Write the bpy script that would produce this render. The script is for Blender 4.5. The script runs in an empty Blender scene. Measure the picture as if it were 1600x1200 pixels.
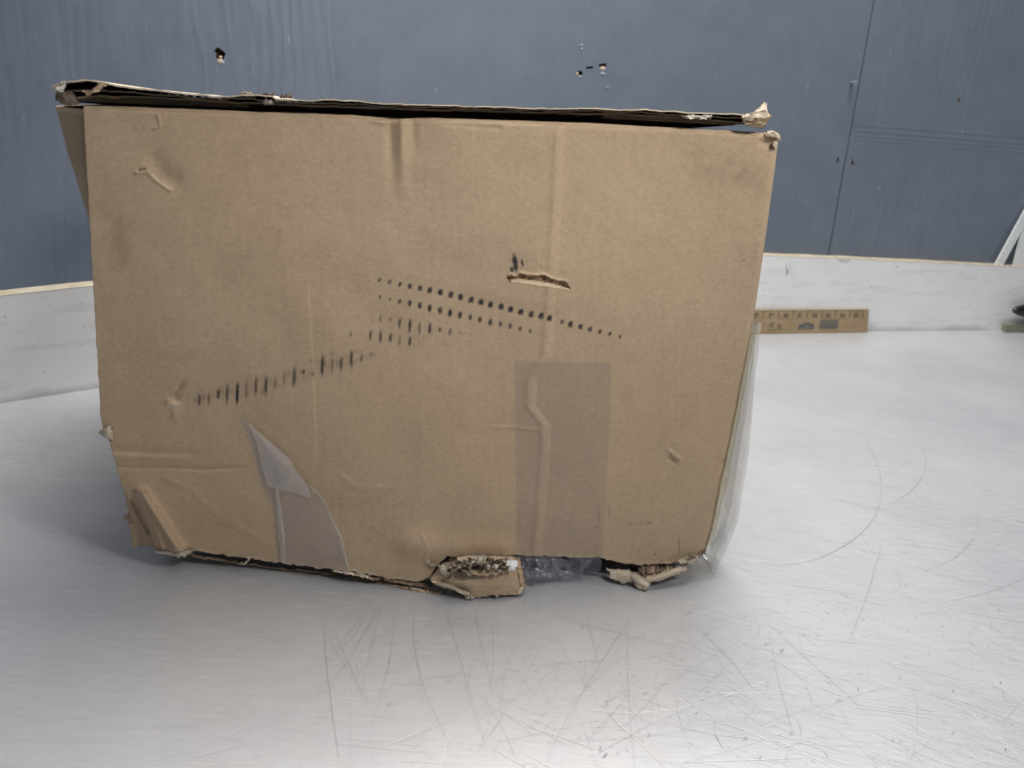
import bpy, math, random
import numpy as np
from mathutils import Matrix, Vector

scene = bpy.context.scene
COL = scene.collection
S = 0.0254                      # everything below is measured in inches
random.seed(7)

# ---------------------------------------------------------------- camera
F_PX, PITCH, ROLL, EYE = 1426.586, 0.334, 0.068, 14.179
_c, _s = math.cos(PITCH), math.sin(PITCH)
_right, _fwd, _up = np.array([1., 0, 0]), np.array([0, _c, -_s]), np.array([0, _s, _c])
C_R = math.cos(ROLL) * _right + math.sin(ROLL) * _up
C_U = math.cos(ROLL) * _up - math.sin(ROLL) * _right
C_P = np.array([0, 0, EYE])
cam = bpy.data.cameras.new('camera')
cam.sensor_width = 36.0
cam.lens = 36.0 * F_PX / 1600.0
cam.clip_start, cam.clip_end = 0.02, 100.0
cam_ob = bpy.data.objects.new('camera', cam)
COL.objects.link(cam_ob)
m = Matrix.Identity(4)
for i in range(3):
    m[i][0], m[i][1], m[i][2], m[i][3] = C_R[i], C_U[i], -_fwd[i], C_P[i] * S
cam_ob.matrix_world = m
scene.camera = cam_ob
cam.dof.use_dof = True
cam.dof.focus_distance = 25.5 * S
cam.dof.aperture_fstop = 13.0

# ---------------------------------------------------------------- world, lamps, exposure
world = bpy.data.worlds.new('World')
scene.world = world
world.use_nodes = True
bg = world.node_tree.nodes['Background']
bg.inputs['Color'].default_value = (0.68, 0.77, 1.0, 1)
bg.inputs['Strength'].default_value = 0.14
scene.view_settings.view_transform = 'Standard'
scene.view_settings.look = 'None'
scene.view_settings.exposure = 0.0
scene.view_settings.gamma = 1.0
scene.cycles.filter_width = 1.6
scene.cycles.max_bounces = 8
scene.cycles.transparent_max_bounces = 24


def area_lamp(name, loc, target, sx, sy, watts, color, spread=180):
    l = bpy.data.lights.new(name, 'AREA')
    l.shape = 'RECTANGLE'
    l.spread = math.radians(spread)
    l.size, l.size_y, l.energy, l.color = sx * S, sy * S, watts, color
    o = bpy.data.objects.new(name, l)
    COL.objects.link(o)
    o.location = Vector(loc) * S
    o.rotation_euler = (Vector(target) - Vector(loc)).to_track_quat('-Z', 'Y').to_euler()
    return o


area_lamp('ceiling_lamp', (9, 40.5, 57), (6, 36, 0), 44, 10, 27.5, (1.0, 0.985, 0.965))
area_lamp('added_table_fill', (-5, 24.5, 51), (-4, 25, 0), 44, 6, 6.6, (1.0, 0.985, 0.975))  # added fill over table and box, no known fixture
area_lamp('added_front_fill', (22, -2, 39), (1, 25, 14), 9, 8, 0.79, (1.0, 0.985, 0.96), 48)  # added fill for the box front, narrow spread keeps its lower left dim


# ---------------------------------------------------------------- helpers
def ray(px, py):
    return _fwd + C_R * (px - 800) / F_PX - C_U * (py - 600) / F_PX


def on_z(px, py, z=0.0):
    d = ray(px, py)
    return C_P + d * (z - EYE) / d[2]


def on_plane(px, py, P, n):
    d = ray(px, py)
    return C_P + d * (np.dot(np.asarray(P) - C_P, n) / np.dot(d, n))


BOX_O = np.array([-10.084, 21.145, 0.0])
YAW = 0.185
BE = np.array([math.cos(YAW), math.sin(YAW), 0])
BN = np.array([math.sin(YAW), -math.cos(YAW), 0])     # front face normal, towards the room


def tuck(px, py):
    """the crushed lower left of the front panel leans in under the box"""
    wx = np.interp(px, [150, 300, 420, 545, 660, 800, 1105], [1.0, .85, .6, .27, .04, .0, .0])
    t = np.clip((np.asarray(py, float) - 430) / 450.0, 0, 1)
    return -2.1 * wx * t * t * (1.0 - .22 * t)


def front(px, py, d=0.0):
    """point of the front panel's plane (moved d inches outwards) seen at a place of the photograph"""
    d = d + float(tuck(px, py))
    p = on_plane(px, py, BOX_O + BN * d, BN)
    if p[2] < 0.03:
        p = on_z(px, py, 0.03)
    return p


def mesh(name, verts, faces, mat=None, parent=None, smooth=False, attrs=None):
    me = bpy.data.meshes.new(name)
    v = np.asarray(verts, dtype=np.float64) * S
    f = np.asarray(faces, dtype=object) if not isinstance(faces, np.ndarray) else faces
    if isinstance(faces, np.ndarray):
        n, k = faces.shape
        me.vertices.add(len(v))
        me.vertices.foreach_set('co', v.astype(np.float32).ravel())
        me.loops.add(n * k)
        me.loops.foreach_set('vertex_index', faces.astype(np.int32).ravel())
        me.polygons.add(n)
        me.polygons.foreach_set('loop_start', np.arange(0, n * k, k, dtype=np.int32))
        me.update(calc_edges=True)
    else:
        me.from_pydata([tuple(p) for p in v], [], [tuple(int(i) for i in q) for q in faces])
    me.validate()
    if attrs:
        for k, a in attrs.items():
            at = me.attributes.new(k, 'FLOAT', 'POINT')
            at.data.foreach_set('value', np.asarray(a, dtype=np.float32))
    if smooth:
        me.polygons.foreach_set('use_smooth', np.ones(len(me.polygons), dtype=bool))
    if mat is not None:
        me.materials.append(mat)
    o = bpy.data.objects.new(name, me)
    COL.objects.link(o)
    if parent is not None:
        o.parent = parent
    return o


def thing(name, label, cat, group=None):
    o = bpy.data.objects.new(name, None)
    o.empty_display_size = 0.02
    COL.objects.link(o)
    o['label'] = label
    o['category'] = cat
    if group:
        o['group'] = group
    return o


def tag(o, label, cat):
    o['label'] = label
    o['category'] = cat
    return o


def vnoise(x, y, scale, seed):
    """smooth value noise on arrays, about -1..1"""
    x, y = np.asarray(x, float) / scale, np.asarray(y, float) / scale
    rng = np.random.RandomState(seed)
    T = rng.uniform(-1, 1, (256, 256))
    xi, yi = np.floor(x).astype(int), np.floor(y).astype(int)
    fx, fy = x - xi, y - yi
    fx, fy = fx * fx * (3 - 2 * fx), fy * fy * (3 - 2 * fy)
    g = lambda a, b: T[a % 256, b % 256]
    return (g(xi, yi) * (1 - fx) + g(xi + 1, yi) * fx) * (1 - fy) + (g(xi, yi + 1) * (1 - fx) + g(xi + 1, yi + 1) * fx) * fy


def curve_at(pts, t):
    p = np.asarray(pts, float)
    d = np.r_[0, np.cumsum(np.hypot(*np.diff(p[:, :2], axis=0).T))]
    d /= d[-1]
    return np.stack([np.interp(t, d, p[:, k]) for k in range(p.shape[1])], -1)


def grid_faces(nu, nv):
    i = np.arange((nv - 1) * nu).reshape(nv - 1, nu)[:, :-1].ravel()
    return np.stack([i, i + nu, i + nu + 1, i + 1], -1)


def seg_dist(x, y, pts):
    """distance from arrays of points to a polyline, and the position along it 0..1"""
    best = np.full(np.shape(x), 1e9)
    tt = np.zeros(np.shape(x))
    n = len(pts) - 1
    for k in range(n):
        ax, ay = pts[k]
        bx, by = pts[k + 1]
        L = (bx - ax) ** 2 + (by - ay) ** 2
        t = np.clip(((x - ax) * (bx - ax) + (y - ay) * (by - ay)) / L, 0, 1)
        d = np.hypot(x - ax - t * (bx - ax), y - ay - t * (by - ay))
        m_ = d < best
        best = np.where(m_, d, best)
        tt = np.where(m_, (k + t) / n, tt)
    return best, tt


def sstep(a, b, x):
    t = np.clip((x - a) / (b - a), 0, 1)
    return t * t * (3 - 2 * t)


def inside(x, y, poly):
    r = np.zeros(np.shape(x), bool)
    j = len(poly) - 1
    for i in range(len(poly)):
        xi, yi = poly[i]
        xj, yj = poly[j]
        r ^= ((yi > y) != (yj > y)) & (x < (xj - xi) * (y - yi) / (yj - yi + 1e-12) + xi)
        j = i
    return r


def slab(name, corners, thick_vec, mat, parent=None):
    """a board given by its face polygon (world points in order) and the vector to its back face"""
    c = [np.asarray(p, float) for p in corners]
    n = len(c)
    v = c + [p + np.asarray(thick_vec) for p in c]
    f = [list(range(n))[::-1], list(range(n, 2 * n))]
    f += [[i, (i + 1) % n, n + (i + 1) % n, n + i] for i in range(n)]
    o = mesh(name, v, f, mat, parent)
    return o


# ---------------------------------------------------------------- materials
def new_mat(name):
    mt = bpy.data.materials.new(name)
    mt.use_nodes = True
    nt = mt.node_tree
    return mt, nt, nt.nodes['Principled BSDF'], nt.nodes['Material Output']


class NT:
    def __init__(self, nt):
        self.nt = nt

    def n(self, t, **kw):
        nd = self.nt.nodes.new(t)
        for k, v in kw.items():
            setattr(nd, k, v)
        return nd

    def link(self, a, b):
        self.nt.links.new(a, b)

    def coord(self, scale=(1, 1, 1), rot=(0, 0, 0)):
        tc = self.n('ShaderNodeTexCoord')
        mp = self.n('ShaderNodeMapping')
        mp.inputs['Scale'].default_value = scale
        mp.inputs['Rotation'].default_value = rot
        self.link(tc.outputs['Object'], mp.inputs['Vector'])
        return mp.outputs['Vector']

    def noise(self, vec, scale, detail=3, rough=.55, dist=0.0):
        nd = self.n('ShaderNodeTexNoise')
        nd.inputs['Scale'].default_value = scale
        nd.inputs['Detail'].default_value = detail
        nd.inputs['Roughness'].default_value = rough
        nd.inputs['Distortion'].default_value = dist
        self.link(vec, nd.inputs['Vector'])
        return nd.outputs['Fac']

    def ramp(self, fac, stops):
        r = self.n('ShaderNodeValToRGB')
        while len(r.color_ramp.elements) < len(stops):
            r.color_ramp.elements.new(0.5)
        for e, (p, c) in zip(r.color_ramp.elements, stops):
            e.position = p
            e.color = c if len(c) == 4 else (*c, 1)
        self.link(fac, r.inputs['Fac'])
        return r.outputs['Color']

    def g(self, fac, a, b, va=0.0, vb=1.0):
        r = self.n('ShaderNodeMapRange')
        r.inputs['From Min'].default_value = a
        r.inputs['From Max'].default_value = b
        r.inputs['To Min'].default_value = va
        r.inputs['To Max'].default_value = vb
        self.link(fac, r.inputs['Value'])
        return r.outputs['Result']

    def mix(self, fac, a, b, blend='MIX'):
        m_ = self.n('ShaderNodeMix', data_type='RGBA', blend_type=blend)
        for sock, v in ((m_.inputs['Factor'], fac), (m_.inputs[6], a), (m_.inputs[7], b)):
            if isinstance(v, (int, float)):
                sock.default_value = v
            elif isinstance(v, tuple):
                sock.default_value = (*v, 1) if len(v) == 3 else v
            else:
                self.link(v, sock)
        return m_.outputs[2]

    def math(self, op, a, b=None, c=None):
        nd = self.n('ShaderNodeMath', operation=op)
        for i, v in enumerate((a, b, c)):
            if v is None:
                continue
            if isinstance(v, (int, float)):
                nd.inputs[i].default_value = v
            else:
                self.link(v, nd.inputs[i])
        return nd.outputs[0]

    def attr(self, name):
        return self.n('ShaderNodeAttribute', attribute_name=name).outputs['Fac']

    def bump(self, height, strength, dist, bsdf, prev=None):
        b = self.n('ShaderNodeBump')
        b.inputs['Strength'].default_value = strength
        b.inputs['Distance'].default_value = dist
        self.link(height, b.inputs['Height'])
        if prev is not None:
            self.link(prev, b.inputs['Normal'])
        self.link(b.outputs['Normal'], bsdf.inputs['Normal'])
        return b.outputs['Normal']


def cardboard(name, base=(0.428, 0.316, 0.205), light=(0.62, 0.49, 0.34), attrs=False):
    mt, nt, b, out = new_mat(name)
    q = NT(nt)
    v = q.coord()
    fine = q.noise(v, 900, 3, .7)
    vs = q.coord((.7, .7, 1))
    fib = q.noise(vs, 360, 4, .7)
    mid = q.noise(v, 38, 4, .6)
    big = q.noise(v, 7, 3, .5)
    k = q.mix(q.g(mid, .3, .7), tuple(x * .93 for x in base), tuple(x * 1.06 for x in base))
    k = q.mix(q.g(big, .3, .7, 0, .5), k, tuple(x * y for x, y in zip(base, (.96, .95, .90))))
    k = q.mix(q.g(fib, .38, .64, 0, .8), k, q.mix(.5, k, tuple(x * 1.28 for x in base)))
    k = q.mix(q.g(fine, .56, .72, 0, .42), k, tuple(x * .55 for x in base))
    k = q.mix(q.g(fine, .44, .30, 0, .34), k, tuple(min(1, x * 1.6) for x in base))
    if attrs:
        k = q.mix(q.attr('dirt_dark'), k, (0.12, 0.088, 0.058))
        br = q.mix(q.g(fine, .35, .65), (0.29, 0.185, 0.10), (0.42, 0.29, 0.17))
        k = q.mix(q.attr('core'), k, br)
        k = q.mix(q.attr('tear_light'), k, light)
        inkn = q.math('MULTIPLY', q.attr('ink'), q.g(fib, .3, .5, .8, 1.0))
        k = q.mix(inkn, k, (0.022, 0.021, 0.027))
    q.link(k, b.inputs['Base Color'])
    b.inputs['Roughness'].default_value = .78
    b.inputs['Specular IOR Level'].default_value = .28
    q.bump(q.mix(.6, fib, mid), .22, .0006, b)
    return mt


M_KRAFT = cardboard('kraft_printed', attrs=True)
M_KRAFT2 = cardboard('kraft_plain')
M_TORN = cardboard('kraft_torn', (0.50, 0.42, 0.315))
M_CORE_SHADED = cardboard('kraft_core_shaded', (0.20, 0.155, 0.115))  # fluting paper, darkened to paint the shade between liners
M_LINER = cardboard('liner_pale', (0.66, 0.61, 0.51))
M_TOPLINER_LIT = cardboard('kraft_top_liner_lit', (0.54, 0.455, 0.34))  # kraft lightened to paint the overhead highlight on the flap edge
M_SHADED = cardboard('kraft_shaded', (0.20, 0.145, 0.095))  # kraft darkened to paint shade in gaps and under flaps


def tape_mat(name, milk, tint, rough=.22, haze=.12, wrinkle=0.0, col=(.52, .49, .50)):
    mt, nt, b, out = new_mat(name)
    q = NT(nt)
    nt.nodes.remove(b)
    tr = q.n('ShaderNodeBsdfTransparent')
    tr.inputs['Color'].default_value = (*tint, 1)
    di = q.n('ShaderNodeBsdfDiffuse')
    di.inputs['Color'].default_value = (*col, 1)
    gl = q.n('ShaderNodeBsdfGlossy')
    gl.inputs['Roughness'].default_value = rough
    gl.inputs['Color'].default_value = (1, 1, 1, 1)
    v = q.coord()
    nz = q.noise(v, 60, 4, .6)
    m1 = q.n('ShaderNodeMixShader')
    q.link(q.g(nz, .3, .7, milk * .75, milk * 1.25), m1.inputs[0])
    q.link(tr.outputs[0], m1.inputs[1])
    q.link(di.outputs[0], m1.inputs[2])
    m2 = q.n('ShaderNodeMixShader')
    lw = q.n('ShaderNodeLayerWeight')
    lw.inputs['Blend'].default_value = .25
    q.link(q.g(lw.outputs['Fresnel'], 0, 1, haze * .4, haze * 2.5), m2.inputs[0])
    q.link(m1.outputs[0], m2.inputs[1])
    q.link(gl.outputs[0], m2.inputs[2])
    bp = q.n('ShaderNodeBump')
    bp.inputs['Strength'].default_value = .25 + wrinkle
    bp.inputs['Distance'].default_value = .001
    q.link(q.noise(v, 120, 3, .5), bp.inputs['Height'])
    q.link(bp.outputs['Normal'], gl.inputs['Normal'])
    q.link(m2.outputs[0], out.inputs['Surface'])
    return mt


M_TAPE = tape_mat('packing_tape', .045, (.965, .96, .96), .22, .085, .25, (.60, .56, .53))
M_TAPE_MILK = tape_mat('packing_tape_lifted', .19, (.97, .97, .98), .25, .12, 0, (.62, .56, .56))
M_TAPE_FOLD = tape_mat('packing_tape_folded', .30, (.95, .95, .95), .25, .14, 0, (.70, .65, .60))
M_TAPE_LOOSE = tape_mat('packing_tape_loose', .045, (.97, .97, .96), .10, .16, .6, (.7, .7, .68))
M_TAPE_CRUMPLED = tape_mat('packing_tape_crumpled', .15, (.84, .84, .89), .2, .22, .3, (.52, .51, .56))
M_TAPE_YEL = tape_mat('packing_tape_yellowed', .34, (.97, .94, .80), .2, .06, .3, (.74, .67, .43))


def steel(name):
    mt, nt, b, out = new_mat(name)
    q = NT(nt)
    v = q.coord()
    v1 = q.coord((1.0, 9.0, 1), (0, 0, math.radians(24)))
    v2 = q.coord((1.0, 14.0, 1), (0, 0, math.radians(-8)))
    v3 = q.coord((1.0, 7.0, 1), (0, 0, math.radians(70)))
    a = q.noise(v1, 26, 5, .65, .3)
    c = q.noise(v2, 40, 5, .7, .2)
    d = q.noise(v3, 22, 4, .7, .3)
    blot = q.noise(v, 5.5, 5, .6)
    fine = q.noise(v, 420, 3, .6)
    k = q.mix(q.g(blot, .3, .7), (0.53, 0.535, 0.545), (0.68, 0.68, 0.68))
    k = q.mix(q.g(a, .54, .70, 0, .38), k, (0.86, 0.84, 0.83))
    k = q.mix(q.g(c, .54, .72, 0, .5), k, (0.44, 0.465, 0.48))
    k = q.mix(q.g(d, .56, .72, 0, .42), k, (0.50, 0.50, 0.52))
    k = q.mix(q.g(fine, .55, .75, 0, .25), k, (0.44, 0.44, 0.46))
    q.link(k, b.inputs['Base Color'])
    b.inputs['Metallic'].default_value = .42
    r = q.mix(q.g(a, .35, .7), (.50, .50, .50), (.36, .36, .36))
    r = q.mix(q.g(blot, .4, .7), r, (.40, .40, .40))
    q.link(r, b.inputs['Roughness'])
    n1 = q.bump(q.mix(.5, a, c), .11, .0008, b)
    q.bump(fine, .06, .0004, b, n1)
    return mt


M_STEEL = steel('worn_steel')


def plain(name, col, rough=.5, metal=0.0, spec=.5):
    mt, nt, b, out = new_mat(name)
    q = NT(nt)
    nz = q.noise(q.coord(), 160, 3, .6)
    q.link(q.mix(q.g(nz, .3, .7), tuple(c * .9 for c in col), tuple(min(1, c * 1.08) for c in col)), b.inputs['Base Color'])
    b.inputs['Roughness'].default_value = rough
    b.inputs['Metallic'].default_value = metal
    b.inputs['Specular IOR Level'].default_value = spec
    return mt


M_SC_DARK = plain('scratch_dark', (0.20, 0.20, 0.22), .6, .2)
M_SC_MID = plain('scratch_grey', (0.43, 0.43, 0.45), .5, .5)
M_SC_LIGHT = plain('scratch_bright', (0.93, 0.93, 0.92), .38, .55)
M_BLACK = plain('black_plastic', (0.012, 0.012, 0.014), .16)
M_OLIVE = plain('olive_plastic', (0.22, 0.225, 0.16), .35)
M_WHITE = plain('white_paint', (0.78, 0.80, 0.78), .4)
M_RAW = plain('raw_wood_hole', (0.10, 0.055, 0.028), .8)
M_CHIP = plain('raw_wood_chip', (0.62, 0.50, 0.38), .8)
M_NAIL = plain('nail_steel', (0.62, 0.65, 0.67), .35, .8)
M_PRINT = plain('ruler_print', (0.075, 0.062, 0.05), .7)
M_PRINT_BLUE = plain('ruler_print_blue', (0.105, 0.11, 0.115), .7)


def wall_paint(name):
    mt, nt, b, out = new_mat(name)
    q = NT(nt)
    v = q.coord()
    # plywood grain under the paint: long vertical figure with swirls
    vg = q.coord((1.0, 1.0, .16))
    w = q.n('ShaderNodeTexWave', wave_type='BANDS', bands_direction='X')
    w.inputs['Scale'].default_value = 14
    w.inputs['Distortion'].default_value = 22
    w.inputs['Detail'].default_value = 3
    w.inputs['Detail Scale'].default_value = 1.1
    q.link(vg, w.inputs['Vector'])
    mask = q.g(q.noise(q.coord((1, 1, .5)), 2.6, 2, .5), .50, .66, .10, .8)
    gr = q.math('MULTIPLY', w.outputs['Fac'], mask)
    pores = q.noise(q.coord((1, 1, .05)), 260, 3, .6)
    roll = q.noise(v, 210, 3, .6)
    big = q.noise(v, 3.2, 3, .55)
    k = q.mix(q.g(q.mix(.5, big, q.noise(v, 24, 5, .65)), .34, .66), (0.136, 0.165, 0.210), (0.180, 0.211, 0.260))
    k = q.mix(q.g(gr, .55, .95, 0, .16), k, (0.25, 0.29, 0.34))
    sp = q.noise(v, 75, 2, .5)
    k = q.mix(q.g(sp, .77, .80, 0, .55), k, (0.42, 0.44, 0.45))
    scr = q.noise(q.coord((6, 6, 1), (0, math.radians(-35), 0)), 42, 2, .5)
    k = q.mix(q.g(scr, .73, .77, 0, .35), k, (0.40, 0.44, 0.47))
    q.link(k, b.inputs['Base Color'])
    b.inputs['Roughness'].default_value = .42
    b.inputs['Specular IOR Level'].default_value = .45
    n1 = q.bump(gr, .42, .0009, b)
    n2 = q.bump(pores, .16, .0006, b, n1)
    q.bump(roll, .14, .0006, b, n2)
    return mt


M_WALL = wall_paint('blue_grey_paint')


def board_paint(name):
    mt, nt, b, out = new_mat(name)
    q = NT(nt)
    v = q.coord()
    vl = q.coord((.25, .25, 1.6))
    st = q.noise(vl, 55, 4, .6)
    bl = q.noise(v, 13, 4, .6)
    sp = q.noise(v, 150, 2, .6)
    k = q.mix(q.g(bl, .35, .7), (0.90, 0.895, 0.88), (0.82, 0.815, 0.80))
    k = q.mix(q.g(st, .52, .75, 0, .45), k, (0.58, 0.57, 0.545))
    k = q.mix(q.g(sp, .70, .76, 0, .6), k, (0.33, 0.29, 0.25))
    # worn lower edge, grime where the board meets the table
    gm = q.n('ShaderNodeSeparateXYZ')
    tc = q.n('ShaderNodeTexCoord')
    q.link(tc.outputs['Object'], gm.inputs[0])
    z = q.math('ADD', gm.outputs['Z'], q.g(bl, .3, .7, -.007, .007))
    k = q.mix(q.g(z, .010, .001, 0, .55), k, (0.36, 0.34, 0.32))
    q.link(k, b.inputs['Base Color'])
    b.inputs['Roughness'].default_value = .45
    q.bump(q.mix(.5, st, sp), .12, .0008, b)
    return mt


M_BOARD = board_paint('chipped_white_paint')


def wood(name, c0, c1):
    mt, nt, b, out = new_mat(name)
    q = NT(nt)
    a = q.noise(q.coord((.5, .5, 5)), 110, 4, .65, .4)
    bl = q.noise(q.coord(), 40, 3, .6)
    k = q.mix(q.g(a, .35, .68), c0, c1)
    k = q.mix(q.g(bl, .5, .75, 0, .35), k, tuple(x * .6 for x in c0))
    q.link(k, b.inputs['Base Color'])
    b.inputs['Roughness'].default_value = .55
    return mt


M_RULER = wood('worn_ruler_wood', (0.30, 0.21, 0.115), (0.43, 0.32, 0.185))
M_RAWTOP = wood('raw_board_edge', (0.48, 0.40, 0.27), (0.64, 0.57, 0.44))

# ---------------------------------------------------------------- wall, boards, table
b1, b2 = on_z(1190, 519.5), on_z(1560, 515.5)
RD = (b2 - b1) / np.linalg.norm(b2 - b1)
RB = np.array([-RD[1], RD[0], 0])                      # away from the room
a1, a2 = on_z(0, 630), on_z(150, 607)
LD = (a2 - a1) / np.linalg.norm(a2 - a1)
LB = np.array([-LD[1], LD[0], 0])
TH = 0.75
bend = np.array([-4.2, 48.04, 0.0])
_A = np.array([[RD[0], -LD[0]], [RD[1], -LD[1]]])
_t = np.linalg.solve(_A, ((bend + LB * TH) - (bend + RB * TH))[:2])
bend_b = bend + RB * TH + RD * _t[0]
Z = np.array([0, 0, 1.0])
WO = b1 + RB * (TH + .02)                              # a point of the wall's face


def wall_pt(px, py, d=0.0):
    return on_plane(px, py, WO - RB * d, RB)


def wall_u(p):
    return float(np.dot(p - WO, RD))


u_seam = wall_u(wall_pt(1330, 200))
wall = thing('wall', 'blue grey painted plywood wall with a vertical seam, behind the box', 'wall')
ZW0, ZW1, WT = -3.0, 80.0, 0.6


def wall_panel(u0, u1, cutters):
    c = [WO + RD * u0 + Z * ZW0, WO + RD * u1 + Z * ZW0, WO + RD * u1 + Z * ZW1, WO + RD * u0 + Z * ZW1]
    o = slab('wall_panel', c, RB * WT, M_WALL, wall)
    o.data.materials.append(M_RAW)
    if cutters:
        cv, cf = [], []
        for poly, depth in cutters:
            k = len(cv)
            n = len(poly)
            P = [wall_pt(x, y, .05) for x, y in poly]
            ctr = sum(P) / n
            cv += P + [ctr + (p - ctr) * .8 + RB * (depth + .05) for p in P]
            cf += [list(range(k, k + n)), list(range(k + n, k + 2 * n))[::-1]]
            cf += [[k + (i + 1) % n, k + i, k + n + i, k + n + (i + 1) % n] for i in range(n)]
        co = mesh('cutter', cv, cf, M_RAW)
        import bmesh
        for ob in (co, o):
            bm = bmesh.new()
            bm.from_mesh(ob.data)
            bmesh.ops.recalc_face_normals(bm, faces=bm.faces)
            bm.to_mesh(ob.data)
            bm.free()
        md = o.modifiers.new('cut', 'BOOLEAN')
        md.operation, md.solver, md.object = 'DIFFERENCE', 'EXACT', co
        md.material_mode = 'TRANSFER'
        dg = bpy.context.evaluated_depsgraph_get()
        me = bpy.data.meshes.new_from_object(o.evaluated_get(dg))
        o.modifiers.clear()
        o.data = me
        bpy.data.objects.remove(co)
    return o


holes = [
    ([(334, 79), (340, 73), (347, 78), (353, 83), (350, 92), (343, 96), (337, 90), (338, 84)], .45),
    ([(901, 113), (905, 110), (911, 112), (911, 116), (907, 119), (901, 118)], .4),
    ([(916, 104.5), (927, 103.5), (928, 107), (916, 108)], .3),
    ([(936, 100), (948, 98.5), (948, 104), (943, 108), (937, 106)], .4),
    ([(1308, 247), (1312, 246), (1311, 253), (1308, 256)], .08),
]
holes_r = [([(1331, 244), (1334, 252), (1336, 258), (1329, 258), (1332, 252)], .08),
           ([(1496, 158), (1500, 152), (1502, 155), (1499, 161)], .05)]
wall_panel(-75, u_seam - .035, holes)
wall_panel(u_seam + .035, 75, holes_r)
slab('seam_backing', [WO + RB * (WT + .01) + RD * (u_seam - 3) + Z * ZW0, WO + RB * (WT + .01) + RD * (u_seam + 3) + Z * ZW0,
                      WO + RB * (WT + .01) + RD * (u_seam + 3) + Z * ZW1, WO + RB * (WT + .01) + RD * (u_seam - 3) + Z * ZW1],
     RB * .4, M_RAW, wall)


M_FLAKE = plain('lifted_paint', (0.34, 0.39, 0.44), .6)


def chip(px, py, w, h, mat, d=.10, parent=None, name='paint_chip'):
    rnd = random.Random(int(px * 7 + py))
    P = []
    n = 7
    for i in range(n):
        a = 2 * math.pi * i / n
        r = rnd.uniform(.75, 1.15)
        P.append((px + math.cos(a) * w * r, py + math.sin(a) * h * r))
    v = [wall_pt(x, y, .004) for x, y in P] + [wall_pt(px, py + h * .2, d)]
    return mesh(name, v, [[i, (i + 1) % n, n] for i in range(n)], mat, parent, True)


for px, py, w, h, mt in ((344, 95, 5, 5, M_CHIP), (345, 89, 3, 2, M_CHIP), (942, 107, 5, 3, M_CHIP), (942, 114.5, 4.5, 3, M_FLAKE),
                         (906, 119, 3, 2, M_FLAKE), (902, 115, 2, 3, M_CHIP), (908.5, 71, 3, 2, M_FLAKE), (909, 75.5, 2, 1.5, M_CHIP),
                         (949, 136, 4, .9, M_FLAKE), (348, 97, 3, 3, M_FLAKE)):
    chip(px, py, w, h, mt, .06, wall)
# three shallow ridges of filler across the right panel
for y0, y1, hh in ((194, 214, .016), (203, 224, .02), (211, 231, .014), (217, 238, .012)):
    n = 40
    v = []
    for i in range(n):
        x = 1334 + (1760 - 1334) * i / (n - 1)
        y = y0 + (y1 - y0) * (x - 1334) / 266.0 + math.sin(i * 1.7 + y0) * .25
        v += [wall_pt(x, y - 2.6, .003), wall_pt(x, y, hh), wall_pt(x, y + 2.6, .003)]
    f = []
    for i in range(n - 1):
        for k in (0, 1):
            a = i * 3 + k
            f.append([a, a + 3, a + 4, a + 1])
    mesh('paint_ridge', v, f, M_WALL, wall, True)

# nail in the left panel, close to the seam
nail = thing('nail', 'small bright nail sticking out of the blue wall left of the seam', 'nail')


def tube(name, P0, P1, r0, r1, mat, parent, n=14, cap=True):
    P0, P1 = np.asarray(P0, float), np.asarray(P1, float)
    d = (P1 - P0) / np.linalg.norm(P1 - P0)
    a = np.cross(d, [0.3, .2, 1.0])
    a /= np.linalg.norm(a)
    b = np.cross(d, a)
    v = []
    for P, r in ((P0, r0), (P1, r1)):
        v += [P + (a * math.cos(2 * math.pi * i / n) + b * math.sin(2 * math.pi * i / n)) * r for i in range(n)]
    f = [[i, (i + 1) % n, n + (i + 1) % n, n + i] for i in range(n)]
    f += [list(range(n))[::-1], list(range(n, 2 * n))]
    return mesh(name, v, f, mat, parent)


pn = wall_pt(1330, 129)
tube('shaft', pn + RB * .3, pn - RB * .42, .07, .07, M_SC_DARK, nail)
tube('head', pn - RB * .42, pn - RB * .50, .14, .13, M_NAIL, nail)


def board(name, label, pts_px_top, f0, f1, bk0, bk1, D, B):
    """a white board standing on the table along the wall; its top follows the photograph"""
    t = thing(name, label, 'board')
    n = 60
    tops = [on_plane(x, y, f0, B) for x, y in pts_px_top]
    us = [float(np.dot(p - f0, D)) for p in tops]
    zs = [float(p[2]) for p in tops]
    o_ = np.argsort(us)
    us, zs = np.array(us)[o_], np.array(zs)[o_]
    v, vt = [], []
    for i in range(n + 1):
        s_ = i / n
        F = f0 + (f1 - f0) * s_
        K = bk0 + (bk1 - bk0) * s_
        u = float(np.dot(F - f0, D))
        zt = float(np.interp(u, us, zs)) + random.uniform(-.015, .015)
        v += [F + Z * .004, F + Z * zt, K + Z * zt, K + Z * .004]
        vt += [F + Z * (zt + .003) - B * .012, F + Z * (zt + .03) + B * .05, K + Z * (zt + .03)]
    f = []
    for i in range(n):
        a = i * 4
        for k in range(4):
            f.append([a + k, a + 4 + k, a + 4 + (k + 1) % 4, a + (k + 1) % 4])
    f += [[0, 1, 2, 3], [4 * n + 3, 4 * n + 2, 4 * n + 1, 4 * n]]
    mesh('face', v, f, M_BOARD, t)
    f = []
    for i in range(n):
        a = i * 3
        f += [[a, a + 3, a + 4, a + 1], [a + 1, a + 4, a + 5, a + 2]]
    mesh('top_edge', vt, f, M_RAWTOP, t)
    return t


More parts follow.
